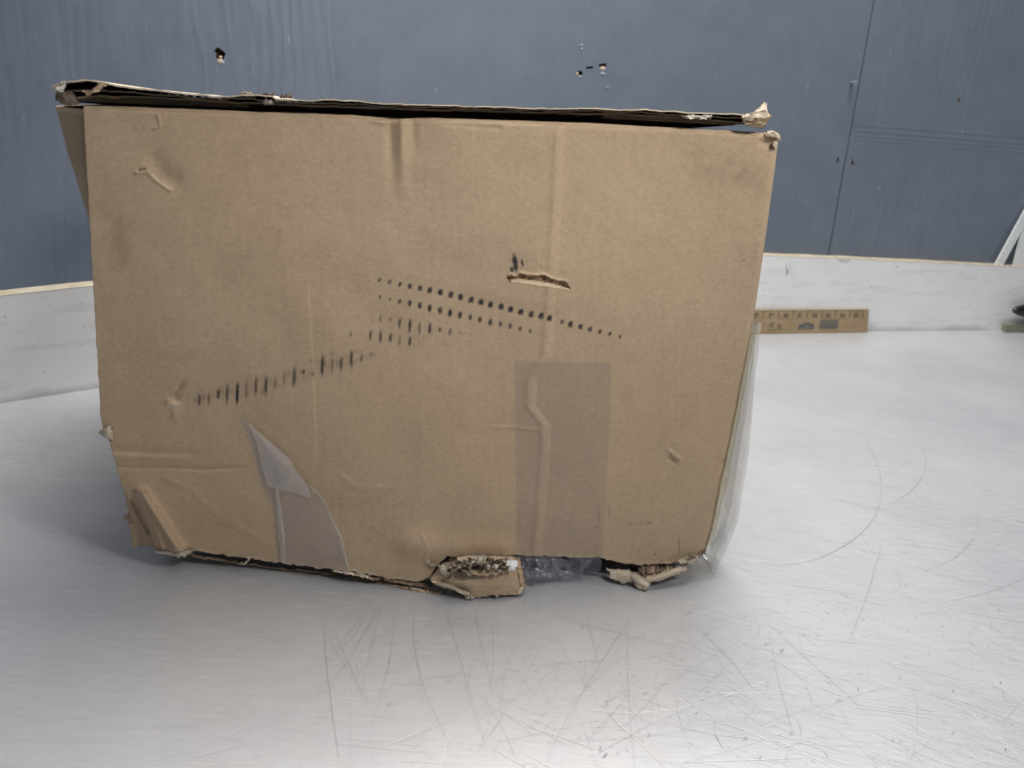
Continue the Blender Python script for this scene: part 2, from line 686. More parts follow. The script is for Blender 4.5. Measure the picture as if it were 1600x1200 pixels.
r_end = b1 + RD * 48
r_end[2] = 0
l_end = bend - LD * 46
right_board = board('wooden_board', 'white painted board standing along the wall behind the ruler, on the right of the box',
                    [(1190, 399.5), (1320, 404), (1450, 410), (1600, 418)], bend, r_end, bend_b, r_end + RB * TH, RD, RB)
left_board = board('wooden_board', 'white painted board running along the table edge on the left of the box',
                   [(0, 462), (70, 454), (145, 447)], l_end, bend, l_end + LB * TH, bend_b, LD, LB)


def board_mark(pts, mat, w, parent, name):
    """a scrape on the right board's face"""
    v, f = [], []
    for i, (x, y) in enumerate(pts):
        ww = w * (1 if 0 < i < len(pts) - 1 else .4)
        p = on_plane(x, y, b1 - RB * .004, RB)
        q_ = on_plane(x + ww, y + ww * .5, b1 - RB * .004, RB)
        v += [p, q_]
    f = [[2 * i, 2 * i + 2, 2 * i + 3, 2 * i + 1] for i in range(len(pts) - 1)]
    return mesh(name, v, f, mat, parent)


M_SCUFF = plain('scuff', (0.30, 0.27, 0.23), .8)
M_WORN = plain('worn_wood', (0.42, 0.33, 0.20), .8)
board_mark([(1228, 416), (1229, 423), (1228, 430)], M_SCUFF, 2.5, right_board, 'scrape')
board_mark([(1233, 412), (1236, 420)], M_SCUFF, 1.5, right_board, 'scrape')
for x in (1308, 1313, 1319, 1324):
    board_mark([(x, 404.5), (x + 3, 407 + (x % 3)), (x + 4, 408.5)], M_WORN, 4, right_board, 'scrape')
for x, y in ((1186, 440), (1352, 437), (1356, 446), (1419, 447), (1510, 476), (1188, 452)):
    board_mark([(x, y), (x + 3, y + 1.5), (x + 6, y + 1)], M_SCUFF, 1.2, right_board, 'scrape')

# the table
table = thing('work_table', 'scratched bare steel table top that the cardboard box stands on', 'table')


def wall_line(u, back=0.0):
    p = WO + RD * u + RB * back
    return np.array([p[0], p[1], 0.0])


_kl = wall_line(-62)
slab('table_top', [np.array([-62, -14, 0.]), np.array([82, -14, 0.]), wall_line(70, -.004), wall_line(-56, -.004)], -Z * 1.5, M_STEEL, table)

# scratches: thin ribbons that lie on the steel
rs = np.random.RandomState(11)


def ribbons(lines, zz, mat, name):
    v, f = [], []
    for li, (pts, w) in enumerate(lines):
        pts = np.asarray(pts, float)
        k = len(v)
        n = len(pts)
        d = np.gradient(pts, axis=0)
        d /= np.linalg.norm(d, axis=1)[:, None] + 1e-9
        nn = np.stack([-d[:, 1], d[:, 0]], -1)
        for i in range(n):
            zi = zz + li * 2e-5
            ww = w * (.25 + .75 * math.sin(math.pi * (i + .3) / (n - .4)) ** .5) * .5
            v += [(pts[i, 0] + nn[i, 0] * ww, pts[i, 1] + nn[i, 1] * ww, zi), (pts[i, 0] - nn[i, 0] * ww, pts[i, 1] - nn[i, 1] * ww, zi)]
        f += [[k + 2 * i, k + 2 * i + 1, k + 2 * i + 3, k + 2 * i + 2] for i in range(n - 1)]
    o = mesh(name, v, f, mat, table)
    o['kind'] = 'stuff'
    return o


def px_line(pts, n=14):
    q_ = curve_at(pts, np.linspace(0, 1, n))
    # round the corners a little
    for _ in range(2):
        q_[1:-1] = (q_[:-2] + 2 * q_[1:-1] + q_[2:]) / 4
    return [on_z(x, y)[:2] for x, y in q_]


def rnd_lines(N, box, ang, spread, lmin, lmax, wmin, wmax, curl=.06, clump=0.0):
    out = []
    for _ in range(N):
        x, y = on_z(rs.uniform(box[0], box[2]), rs.uniform(box[1], box[3]))[:2]
        a = math.radians(ang + rs.normal(0, spread))
        L = lmin * (lmax / lmin) ** rs.uniform(0, 1)
        n = 7
        k = rs.normal(0, curl)
        pts = [(x, y)]
        for i in range(n):
            x += math.cos(a) * L / n
            y += math.sin(a) * L / n
            a += k / n * 3
            pts.append((x, y))
        out.append((pts, rs.uniform(wmin, wmax)))
    return out


bright = [(px_line(p, 18), w) for p, w in (
    ([(1138, 822), (1190, 833), (1260, 843), (1330, 846)], .028), ([(1118, 869), (1180, 876), (1240, 879), (1300, 872)], .04),
    ([(872, 1096), (920, 1110), (985, 1115), (1060, 1108), (1130, 1090), (1200, 1062)], .03),
    ([(1185, 700), (1280, 722), (1380, 757), (1440, 780)], .03), ([(1320, 815), (1400, 865), (1450, 893)], .035),
    ([(1490, 922), (1540, 945), (1590, 975)], .03), ([(1545, 1060), (1600, 1098)], .04), ([(1270, 940), (1365, 1003)], .022),
    ([(980, 986), (1060, 968), (1130, 950)], .02), ([(1090, 1085), (1150, 1083), (1240, 1082)], .03), ([(1150, 640), (1260, 655), (1330, 675)], .02),
    ([(600, 1165), (690, 1130), (740, 1110)], .02), ([(880, 1080), (960, 1050), (1100, 1035)], .015), ([(1480, 1080), (1560, 1150), (1600, 1190)], .035))]
bright += rnd_lines(260, (1120, 560, 1600, 1180), -24, 8, .4, 4.5, .006, .024)
bright += rnd_lines(140, (700, 940, 1600, 1200), -30, 18, .4, 3, .006, .02)
bright += rnd_lines(40, (100, 900, 800, 1200), 20, 25, .4, 3, .006, .014)
dark = [(px_line(p, 18), w) for p, w in (
    ([(1352, 686), (1375, 730), (1380, 775), (1370, 810), (1335, 845), (1280, 875), (1210, 887)], .022),
    ([(1435, 690), (1448, 715), (1446, 740), (1425, 768), (1390, 790)], .016), ([(1378, 850), (1355, 930), (1328, 1000)], .02),
    ([(1528, 800), (1525, 840), (1490, 875), (1440, 895)], .012), ([(1600, 905), (1540, 928), (1480, 940)], .014),
    ([(985, 965), (930, 1050), (875, 1140), (850, 1200)], .013), ([(982, 960), (980, 1040), (985, 1130), (992, 1200)], .012),
    ([(1190, 965), (1260, 1030), (1350, 1110)], .012), ([(600, 905), (560, 970), (500, 1045)], .010), ([(505, 975), (512, 1060), (530, 1190)], .014),
    ([(650, 925), (645, 1000), (662, 1080), (705, 1170)], .012), ([(592, 915), (560, 985), (508, 1040)], .010), ([(620, 925), (610, 1030), (575, 1160)], .010),
    ([(740, 940), (752, 1010), (770, 1085)], .009), ([(690, 930), (715, 1015), (740, 1110), (760, 1170)], .010), ([(1080, 970), (1140, 1030), (1175, 1075)], .014),
    ([(520, 985), (560, 1070), (570, 1100)], .010), ([(1200, 985), (1215, 1060), (1240, 1150)], .011), ([(1118, 1125), (1115, 1145), (1130, 1170)], .02))]
dark += rnd_lines(190, (480, 920, 1100, 1200), 70, 26, .3, 5, .004, .009)
dark += rnd_lines(60, (0, 700, 600, 1200), 30, 40, .3, 4, .003, .007)
dark += rnd_lines(150, (1150, 560, 1600, 1200), 60, 50, .2, 3, .004, .010, .25)
dark += rnd_lines(120, (1120, 580, 1600, 900), -22, 10, .4, 3, .004, .012)
dark += rnd_lines(80, (900, 900, 1600, 1200), 55, 30, .10, .30, .008, .018, .3)
dark += rnd_lines(60, (350, 900, 1000, 1200), 45, 40, .08, .22, .008, .018, .3)
ribbons([l for l in bright], .0030, M_SC_LIGHT, 'scratch')
ribbons([(p, w * .75) for p, w in dark], .0180, M_SC_MID, 'scratch')
ribbons(rnd_lines(26, (900, 900, 1600, 1200), 50, 30, .06, .2, .012, .024, .3) + rnd_lines(16, (100, 700, 1000, 1150), 40, 50, .05, .14, .012, .03, .3),
        .0400, M_SC_DARK, 'scratch')

# ---------------------------------------------------------------- the cardboard box
box = thing('cardboard_box', 'large battered brown cardboard box with torn bottom edge and clear tape', 'cardboard box')

TOPC = [(130, 166), (250, 169.5), (400, 175), (545, 180), (600, 184), (622, 186), (650, 184), (760, 187), (880, 191), (1060, 200), (1140, 204), (1217, 209)]
LEFTC = [(130, 166), (134, 240), (139, 330), (144, 420), (149, 500), (153, 580), (157, 650), (162, 676), (171, 690), (178, 715), (189, 755), (196, 772), (205, 788), (222, 822), (243, 857)]
RIGHTC = [(1217, 209), (1211, 262), (1199, 350), (1187, 436), (1174, 520), (1161, 592), (1142, 690), (1128, 754), (1115, 820), (1103, 862)]
BOTC = [(243, 857), (258, 861), (300, 861), (365, 870), (435, 880), (490, 887), (545, 893), (600, 903), (650, 910), (672, 902), (684, 882), (698, 871), (725, 873), (770, 868), (808, 869),
        (880, 871), (942, 873), (958, 878), (975, 882), (1005, 884), (1040, 881), (1075, 877), (1088, 868), (1103, 862)]


def relief(x, y):
    """height of the front panel in inches (outwards) at a place given in photograph pixels"""
    h = np.zeros(np.shape(x))

    def ridge(pts, w, a, fade=(0, 0), asym=0.0):
        d, t = seg_dist(x, y, pts)
        e = np.ones(np.shape(x))
        if fade[0]:
            e = e * sstep(0, fade[0], t)
        if fade[1]:
            e = e * sstep(1, 1 - fade[1], t)
        return a * np.exp(-(d / w) ** 2) * e

    h += .14 * vnoise(x, y, 260, 1) + .045 * vnoise(x, y, 90, 2) + .008 * vnoise(x, y, 26, 3)
    h += .0022 * vnoise(x * 3.2, y * .25, 22, 4)                        # washboard of the flutes
    # paired vertical creases below the top edge
    h += ridge([(628, 184), (629, 250), (632, 340)], 8, .10, (0, .8)) - ridge([(608, 184), (611, 250), (614, 330)], 7, .065, (0, .8)) - ridge([(645, 186), (648, 260)], 7, .05, (0, .9))
    h += ridge([(575, 182), (602, 191)], 6, .05) - ridge([(690, 193), (780, 200)], 4, .025)
    # long vertical fold, running into the tape
    xf = np.interp(y, [190, 350, 560, 590, 635, 665, 700, 870], [879, 872, 858, 835, 833, 856, 856, 843])
    h += (.044 * sstep(6, -2, x - xf) * sstep(-95, -10, x - xf) + .036 * np.exp(-((x - xf + 8) / 6) ** 2)) * sstep(185, 215, y)
    xg = np.interp(y, [400, 560, 720], [478, 488, 494])
    h += .018 * sstep(4, -2, x - xg) * sstep(-60, -6, x - xg) * sstep(400, 470, y) * sstep(760, 680, y)
    h += ridge([(770, 667), (805, 668), (842, 672)], 3, .018)
    # dents and little tears
    h -= ridge([(244, 252), (252, 270), (272, 283)], 15, .075) * sstep(-6, 6, x - 225)
    h += ridge([(213, 270), (230, 268), (243, 281), (266, 297)], 3.6, .045) - ridge([(218, 266), (226, 265)], 2.2, .05)
    h -= ridge([(176, 360), (184, 395)], 20, .04)
    h += ridge([(247, 180), (250, 198), (240, 201)], 2.5, .03)
    h += ridge([(262, 628), (277, 634), (272, 650)], 5, .06) - ridge([(284, 602), (275, 622)], 5, .07)
    h += ridge([(1046, 704), (1058, 712), (1063, 718)], 3, .03) - ridge([(1044, 716), (1056, 724)], 3, .03)
    # crumpled lower left
    h -= ridge([(170, 702), (240, 707), (340, 709)], 5, .04, (0, .3)) - ridge([(176, 712), (300, 716)], 6, .035, (0, .3))
    h -= ridge([(183, 729), (260, 730), (320, 733), (392, 728)], 4, .04, (0, .25))
    h += ridge([(250, 745), (300, 765), (330, 800)], 5, .02, (.2, .3)) + ridge([(330, 800), (420, 850)], 7, .012)
    h += ridge([(520, 735), (560, 762), (640, 764)], 5, .012, (.2, .2))
    h += .06 * sstep(-10, -70, x - 235) * sstep(640, 690, y) * sstep(780, 720, y)
    h += ridge([(222, 772), (250, 815), (277, 858)], 9, .36) - ridge([(213, 785), (230, 825)], 9, .26) + .10 * sstep(40, 0, seg_dist(x, y, [(214, 772), (262, 858)])[0])
    h += ridge([(214, 767), (226, 767)], 3, .12)
    # bulge above the torn bottom and crushed lower rim
    h += ridge([(640, 850), (690, 862), (780, 858)], 22, .12) + .12 * sstep(800, 900, y) * sstep(300, 560, x) * sstep(760, 650, x)
    h += ridge([(660, 838), (668, 858), (664, 880)], 3, .02)
    # rolled top edge and right edge
    top = np.interp(x, [p[0] for p in TOPC], [p[1] for p in TOPC])
    h -= .16 * np.clip(1 - (y - top) / 9.0, 0, 1) ** 2
    rx = np.interp(y, [p[1] for p in RIGHTC], [p[0] for p in RIGHTC])
    h -= .13 * np.clip(1 - (rx - x) / 10.0, 0, 1) ** 2.2
    h -= ridge([(1190, 222), (1205, 224)], 6, .06)
    return h


SLIT = [(792, 434), (797, 430), (806, 433), (812, 427), (824, 430), (838, 431), (850, 429.5), (858, 434), (868, 438), (884, 440), (891, 451), (886, 452.5), (870, 450), (848, 447), (826, 444), (803, 441), (795, 441)]

R1 = ([120, 178, 236, 292, 349, 405, 465, 524, 580, 640, 697, 750, 810, 865, 922, 982, 1037, 1085, 1157, 1205, 1262, 1316, 1372, 1428, 1487],
      [96, 107, 120, 130, 142, 153, 165, 180, 192, 208, 220, 235, 247, 262, 277, 290, 300, 313, 333, 347, 360, 375, 390, 402, 418])
R2 = ([122, 180, 234, 292, 349, 405, 464, 520, 577, 636, 690, 749, 806, 862, 918, 975],
      [198, 210, 222, 232, 245, 260, 272, 286, 298, 312, 326, 340, 350, 362, 376, 390])
R3 = ([79, 125, 180, 234, 292, 347, 405, 462, 520, 577, 640], [335, 322, 326, 342, 360, 375, 378, 384, 394, 400, 412],
      [40, 40, 30, 65, 80, 75, 65, 30, 40, 15, 15], [.2, .5, .4, .7, .85, .55, .85, .7, .7, .35, .3])
R4 = ([68, 125, 182, 234, 292, 345, 20, 75], [412, 422, 428, 445, 450, 455, 535, 520], [60, 70, 50, 60, 60, 20, 25, 20], [.75, .75, .8, .45, .8, .2, .6, .4])
R5 = ([100, 148, 195, 240, 290, 336, 383, 433, 480, 525, 575, 622, 662, 668, 715, 765, 810, 860, 910, 962, 758],
      [465, 455, 435, 435, 432, 415, 395, 395, 378, 358, 345, 322, 270, 335, 292, 290, 285, 258, 258, 235, 232],
      [60, 65, 50, 100, 110, 80, 85, 90, 60, 70, 100, 25, 25, 20, 110, 90, 70, 90, 30, 15, 12],
      [.75, .55, .85, .7, .95, .5, .75, .8, .45, .4, .75, .75, .35, .55, .85, .45, .7, .8, .6, .5, .35])


def ink_field(x, y):
    ink = np.zeros(x.shape)
    rn = np.random.RandomState(5)
    jag = vnoise(x, y, 3.2, 21)

    def dash(cx, cy, w, hgt, a, lean=0.0):
        m_ = (np.abs(x - cx) < w * 3 + 6) & (np.abs(y - cy) < hgt + 6)
        if not m_.any():
            return
        xx, yy, jj = x[m_], y[m_], jag[m_]
        dx = np.abs(xx - cx - lean * (yy - cy) / max(hgt, 1))
        dy = np.abs(yy - cy)
        q_ = np.hypot(dx / w, dy / hgt) * .92 + jj * .13
        ink[m_] = np.maximum(ink[m_], a * sstep(1.22, .45, q_))

    for i, (zx, zy) in enumerate(zip(*R1)):
        k = i / 24
        big = min(1, .35 + 2.6 * k) if i < 8 else (1.0 if i < 18 else max(.25, 1 - (i - 18) * .12))
        if i in (18,):
            big = .5
        dash(560 + zx / 3.636, 410 + zy / 3.636 + 1, 2.1 + 2.4 * big, 2.4 + 3.0 * big, .72 + .28 * big, -1.2)
        if i > 2 and i < 22:
            dash(560 + zx / 3.636 + 2, 410 + zy / 3.636 + 4, 2.2 * big, 1.8 * big + 1, .75)
    for i, (zx, zy) in enumerate(zip(*R2)):
        big = [.3, .15, .5, .8, .85, .95, .95, .95, .85, .7, .75, .8, .6, .55, .5, .35][i]
        dash(560 + zx / 3.636, 410 + zy / 3.636, 1.8 + 2.0 * big, 2.2 + 4.4 * big, .6 + .4 * big, -.5)
        if i > 10:
            dash(560 + zx / 3.636 + 1, 410 + zy / 3.636 + 1, 3.0, 1.7, .6)
    for R_, ox, oy, sc in ((R3, 560, 410, 3.636), (R4, 560, 410, 3.636), (R5, 280, 480, 3.2)):
        for zx, zy, zh, a in zip(*R_):
            cx, cy, hh = ox + zx / sc, oy + zy / sc, zh / sc / 2
            dash(cx, cy, 1.9 + .9 * a, hh * 1.05, min(1, a * 1.05), -.4)
            if a > .6 and zh > 45:
                dash(cx + rn.uniform(-2.5, 2.5), cy + rn.uniform(-.5, .7) * hh, 1.6, hh * .35, a * .8)
                dash(cx + 3, cy - hh * .7, 1.2, hh * .3, a * .5)
    for zx, zy, zh, a in zip(*R5):
        for _ in range(3):
            dash(280 + zx / 3.2 + rn.uniform(-7, 7), 480 + zy / 3.2 + rn.uniform(-.8, .8) * zh / 6.4, rn.uniform(.9, 1.6), rn.uniform(1.5, 5), a * rn.uniform(.25, .6))
    for zx, zy, zh, a in list(zip(*R3)) + list(zip(*R4)):
        dash(560 + zx / 3.636 + rn.uniform(-6, 6), 410 + zy / 3.636 + rn.uniform(-4, 4), 1.2, rn.uniform(1.5, 4), a * rn.uniform(.25, .55))
    dash(548, 522, 2, 5, .55)
    dash(805, 411, 4.6, 15, .97, 2.0)
    dash(800, 421, 3.4, 5, .9)
    dash(816, 411, 2.4, 7, .85, 1)
    dash(814, 420, 1.0, 4, .4)
    dash(845, 416, 1.4, 3, .5, 2)
    dash(1161, 407, 4, 1.4, .45)
    for sx, sy, hh, a in ((824, 411, 7, .15), (833, 412, 8, .14), (838, 409, 9, .16), (853, 404, 3, .12)):
        dash(sx, sy, 1, hh, a)
    # faint rubbed marks in the lower right
    for sx, sy, w, hh, a in ((951, 800, 1.3, 10, .35), (935, 805, 1.2, 12, .35), (932, 823, 2, 2, .5), (1061, 850, .9, 14, .55), (1024, 866, 2, 1.6, .6), (985, 818, 5, 1.5, .3), (1015, 817, 6, 2, .32),
                             (1002, 817, 3, 1.5, .3), (1000, 828, 8, 1, .2), (998, 860, 1.5, 3, .25), (1015, 835, 3, 1, .25), (1122, 250, 1.6, 1.4, .6), (1130, 720, 2, 5, .3)):
        dash(sx, sy, w, hh, a)
    return ink


NU, NV = 880, 560
uu, vv = np.meshgrid(np.linspace(0, 1, NU), np.linspace(0, 1, NV))
T_, B_, L_, R_ = curve_at(TOPC, uu[0]), curve_at(BOTC, uu[0]), curve_at(LEFTC, vv[:, 0]), curve_at(RIGHTC, vv[:, 0])
# ragged torn rims
B_[:, 1] += 1.3 * vnoise(np.arange(NU), np.zeros(NU), 6, 8) + .8 * vnoise(np.arange(NU), np.zeros(NU), 2.2, 9)
T_[:, 1] += .5 * vnoise(np.arange(NU), np.zeros(NU), 22, 10)
L_[:, 0] += (.7 * vnoise(np.arange(NV), np.zeros(NV), 7, 12)) * np.clip(np.arange(NV) / 80 - .2, 0, 1)
U, V = uu[..., None], vv[..., None]
PX = (1 - V) * T_[None] + V * B_[None] + (1 - U) * L_[:, None] + U * R_[:, None] - (
    (1 - U) * (1 - V) * T_[0] + U * (1 - V) * T_[-1] + (1 - U) * V * B_[0] + U * V * B_[-1])
X, Y = PX[..., 0], PX[..., 1]


def front_arr(X, Y, d):
    D = _fwd + ((X - 800) / F_PX)[..., None] * C_R - ((Y - 600) / F_PX)[..., None] * C_U
    num = np.dot(BOX_O - C_P, BN) + np.asarray(d) + tuck(X, Y)
    return C_P + D * (num / (D @ BN))[..., None]


H = relief(X, Y)
ins = inside(X, Y, SLIT)
dl, tl = seg_dist(X, Y, [(797, 439), (826, 444), (848, 447), (870, 450), (891, 452.5)])
lipw = np.interp(X, [797, 815, 850, 891], [2.5, 7.0, 7.0, 2.5])
slit_low = ins & (dl < lipw)
H = np.where(ins & ~slit_low, H - .10 - .05 * vnoise(X, Y, 5, 31), H)
H = np.where(slit_low, H + .03 - .16 * np.clip(dl / lipw, 0, 1), H)
d_rim, _ = seg_dist(X, Y, SLIT[1:10])
H += np.where(~ins, .05 * np.exp(-(d_rim / 3.0) ** 2), 0)
tear_light = np.where(slit_low, 1.0, 0)  # torn lower lip, its lit edge painted pale
core = np.where(ins & ~slit_low, 1.0, 0)
# pale torn fibres at tears and rims, painted highlights on dent and upper edge
tear_light = np.maximum(tear_light, .5 * sstep(3.2, .5, seg_dist(X, Y, [(238, 274), (247, 284), (266, 297)])[0]))  # bright lower crease of the dent, painted in as a highlight
tear_light = np.maximum(tear_light, .75 * inside(X, Y, [(258, 631), (275, 628), (278, 640), (274, 644)]))
tear_light = np.maximum(tear_light, .5 * sstep(2, .5, seg_dist(X, Y, [(838, 429), (850, 427), (862, 434)])[0]))
tear_light = np.maximum(tear_light, .35 * sstep(3.5, .5, seg_dist(X, Y, [(1046, 704), (1060, 714)])[0]))
edge_b = sstep(.012, .0, 1 - vv) * sstep(-.2, .4, vnoise(X, Y, 9, 40))
tear_light = np.maximum(tear_light, .55 * edge_b)
topd = Y - np.interp(X, [p[0] for p in TOPC], [p[1] for p in TOPC])
tear_light = np.maximum(tear_light, .35 * sstep(5, 1, topd))  # highlight along the top edge, painted as a paler band
tear_light = np.maximum(tear_light, .4 * sstep(3, 1, seg_dist(X, Y, [(690, 189), (740, 190), (800, 192)])[0]))
tear_light = np.maximum(tear_light, .55 * sstep(2.5, .6, seg_dist(X, Y, [(1210, 216), (1213, 226), (1209, 236)])[0]) * (vnoise(X, Y, 4, 44) > -.2))
dirt_dark = .32 * sstep(26, 4, seg_dist(X, Y, [(174, 375), (186, 405)])[0]) * (.5 + .5 * vnoise(X, Y, 14, 50))
dirt_dark = np.maximum(dirt_dark, .30 * sstep(45, 5, seg_dist(X, Y, [(1090, 250), (1180, 285)])[0]) * (.5 + .5 * vnoise(X, Y, 12, 51)))
dirt_dark = np.maximum(dirt_dark, .75 * sstep(3, .6, seg_dist(X, Y, [(1207, 224), (1208, 232)])[0]))
dirt_dark = np.maximum(dirt_dark, .30 * sstep(1.8, .3, seg_dist(X, Y, [(183, 729), (260, 730), (320, 733), (392, 728)])[0]))  # darker line along the crease
dirt_dark = np.maximum(dirt_dark, .20 * sstep(1.8, .3, seg_dist(X, Y, [(170, 703), (240, 708), (320, 709)])[0]))  # darker line along the crease above
dirt_dark = np.maximum(dirt_dark, .5 * sstep(4, 1, seg_dist(X, Y, [(281, 604), (274, 620)])[0]) * (vnoise(X, Y, 5, 52) > 0))  # darker spots beside the small tear
dirt_dark = np.maximum(dirt_dark, .6 * sstep(3, 1, seg_dist(X, Y, [(218, 266), (226, 265)])[0]))  # darker spot in the dent
dirt_dark = np.maximum(dirt_dark, .10 * sstep(14, 3, seg_dist(X, Y, [(640, 438), (870, 488)])[0]))
dirt_dark = np.maximum(dirt_dark, .5 * sstep(5, 1, seg_dist(X, Y, [(1048, 712), (1054, 720)])[0]))  # darker spot beside the peeled bit
dirt_dark = np.maximum(dirt_dark, .22 * sstep(20, 4, seg_dist(X, Y, [(315, 620), (470, 585), (575, 553)])[0]) * (.5 + .5 * vnoise(X, Y, 9, 55)))
dirt_dark = np.clip(dirt_dark, 0, 1)
ink = ink_field(X, Y)
VP = front_arr(X, Y, H).reshape(-1, 3)
VP[:, 2] = np.maximum(VP[:, 2], .02)
FQ = grid_faces(NU, NV)
# the cut edge: rim faces that go back by the thickness of the board
idx = np.arange(NU * NV).reshape(NV, NU)
ring = np.r_[idx[0, :], idx[1:, -1], idx[-1, -2::-1], idx[-2:0:-1, 0]]
nb = len(VP)
VP2 = np.vstack([VP, VP[ring] - BN * .17])
k = np.arange(len(ring))
k2 = (k + 1) % len(ring)
RF = np.stack([ring[k], ring[k2], nb + k2, nb + k], -1)
pad = lambda a, val: np.r_[a.ravel(), np.full(len(ring), val)]
front_panel = mesh('front_panel', VP2, np.vstack([FQ, RF]), M_KRAFT, box, True,
                   {'ink': pad(ink, 0), 'tear_light': pad(tear_light, .35), 'core': pad(core, 0), 'dirt_dark': pad(dirt_dark, .1)})

# side, back and bottom panels
DEPTH = 14.5


def loft(name, rows, nu, nv, mat, parent, thick=.0, amp=0.0, sc=1.0, seed=1, smooth=True, nvec=None, zmin=.015, ragged=0.0):
    """bilinear sheet through rows of world points; optional crumple and thickness"""
    Rw = np.array([curve3(r, np.linspace(0, 1, nu)) for r in rows])
    tv = np.linspace(0, len(rows) - 1, nv)
    i0 = np.clip(np.floor(tv).astype(int), 0, len(rows) - 2)
    ft = (tv - i0)[:, None, None]
    P = Rw[i0] * (1 - ft) + Rw[i0 + 1] * ft
    nv_ = BN if nvec is None else np.asarray(nvec)
    if amp:
        a = np.arange(nu)[None] * np.ones((nv, 1))
        b = np.arange(nv)[:, None] * np.ones((1, nu))
        nz = vnoise(a, b, sc, seed) + .5 * vnoise(a, b, sc * .45, seed + 1)
        P = P + nv_ * (nz * amp)[..., None]
        P[..., 2] += amp * .4 * vnoise(a, b, sc * .7, seed + 2)
    if ragged:
        rg_ = np.random.RandomState(seed + 500)
        P[0] += rg_.uniform(-1, 1, (nu, 3)) * ragged
        P[-1] += rg_.uniform(-1, 1, (nu, 3)) * ragged
        P[:, 0] += rg_.uniform(-1, 1, (nv, 3)) * ragged
        P[:, -1] += rg_.uniform(-1, 1, (nv, 3)) * ragged
        P += nv_ * (rg_.uniform(-1, 1, (nv, nu)) * ragged * .22)[..., None]
    P = P.reshape(-1, 3)
    P[:, 2] = np.maximum(P[:, 2], zmin)
    f = grid_faces(nu, nv)
    if thick:
        ix = np.arange(nu * nv).reshape(nv, nu)
        rg = np.r_[ix[0, :], ix[1:, -1], ix[-1, -2::-1], ix[-2:0:-1, 0]]
        n0 = len(P)
        Q = P - nv_ * thick
        Q[:, 2] = np.maximum(Q[:, 2], zmin * .5)
        kk = np.arange(len(rg))
        r2 = np.roll(rg, -1)
        f = np.vstack([f, f[:, ::-1] + n0, np.stack([rg, rg + n0, r2 + n0, r2], -1)])
        P = np.vstack([P, Q])
    return mesh(name, P, f, mat, parent, smooth)


def curve3(pts, t):
    p = np.asarray(pts, float)
    d = np.r_[0, np.cumsum(np.linalg.norm(np.diff(p, axis=0), axis=1))]
    d /= d[-1] + 1e-12
    return np.stack([np.interp(t, d, p[:, k_]) for k_ in range(3)], -1)


# left side panel: its top springs outwards, so a sliver shows beside the front panel
rows = []
for x, y in ((131, 170), (134, 240), (139, 330), (144, 420), (149, 500), (157, 650), (172, 692), (197, 778), (222, 824), (244, 856)):
    p = front(x, y, -.32)
    sp = 1.0 * np.clip((p[2] - 8.9) / 3.8, 0, 1)
    r = []
    for t in (0, .03, .06, .1, .25, .6, 1.0):
        r.append(p - BN * (DEPTH * t) - BE * (sp * (sstep(-.005, .05, t) * (1 - .6 * t)) - .05) - Z * (.55 * t * p[2] / 13))
    rows.append(r)
loft('side_panel', rows, 40, 60, M_KRAFT2, box, .17, .03, 9, 3, nvec=-BE)
rows = []
for x, y in RIGHTC:
    p = front(x, y, -.18)
    rows.append([p - BN * (DEPTH * t - .0) - BE * (.22 + .5 * t) - Z * (.75 * t * p[2] / 13) for t in (0, .3, .6, 1.0)])
loft('side_panel', rows, 30, 50, M_KRAFT2, box, -.17, .02, 9, 5, nvec=BE)
pl, pr = front(134, 240, -DEPTH), front(1190, 420, -DEPTH)
pl = BOX_O - BE * .4 - BN * (DEPTH - .1)
pr = BOX_O + BE * 16.1 - BN * (DEPTH - .1)
slab('back_panel', [pl + Z * .1, pr + Z * .1, pr + Z * 12.14, pl + Z * 12.14], -BN * -.17, M_KRAFT2, box)
f0 = BOX_O - BN * 1.6
slab('bottom_flap', [f0 + BE * 1.2 + Z * .75, f0 + BE * 9.6 + Z * .08, BOX_O + BE * 9.6 - BN * 14 + Z * .08, BOX_O + BE * .8 - BN * 14 + Z * .25], Z * .17, M_SHADED, box)
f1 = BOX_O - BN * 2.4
slab('bottom_flap', [f1 + BE * 9.75 + Z * .06, f1 + BE * 15.6 + Z * .06, BOX_O + BE * 15.6 - BN * 14 + Z * .06, BOX_O + BE * 9.75 - BN * 14 + Z * .06], Z * .17, M_SHADED, box)

# ---- top flap: two liners around a fluted core coloured dark for shade, raised at its free edge
flap = mesh('top_flap', [], [], M_CORE_SHADED, box)
UPC = [(80, 136), (88, 131), (104, 127), (135, 123.5), (165, 130), (210, 137), (260, 142.5), (340, 149.5), (380, 147), (425, 149), (430, 153), (480, 156), (520, 154.5), (560, 157), (600, 161), (700, 163.5),
       (830, 167.5), (1000, 170), (1060, 173.5), (1120, 176), (1160, 177), (1185, 178), (1205, 180)]
LOC = [(91, 151), (104, 152), (125, 150), (165, 149), (210, 151), (260, 152), (340, 158), (420, 161), (480, 164.5), (560, 166.5), (640, 169), (830, 174.5), (1000, 179), (1060, 183), (1120, 187), (1165, 191), (1190, 187), (1206, 181)]


HINGE = 12.08


def flap_rows(curve, dz, hinge_z, off, n=260, jit=.0, seed=1, dthick=0.0):
    c = curve_at(curve, np.linspace(0, 1, n))
    a = np.arange(n)
    c[:, 1] += jit * vnoise(a, a * 0, 5, seed) + jit * .6 * vnoise(a, a * 0, 1.8, seed + 1)
    F = np.array([front(x, y, off) for x, y in c])
    F += BN[None] * (.05 * vnoise(a, a * 0, 7, seed + 3))[:, None]
    s_ = np.linspace(0, 1, n)
    K = np.array([BOX_O + BE * (-1.0 + 18.0 * t) - BN * DEPTH + Z * (hinge_z + dz) for t in s_])

    return F, K


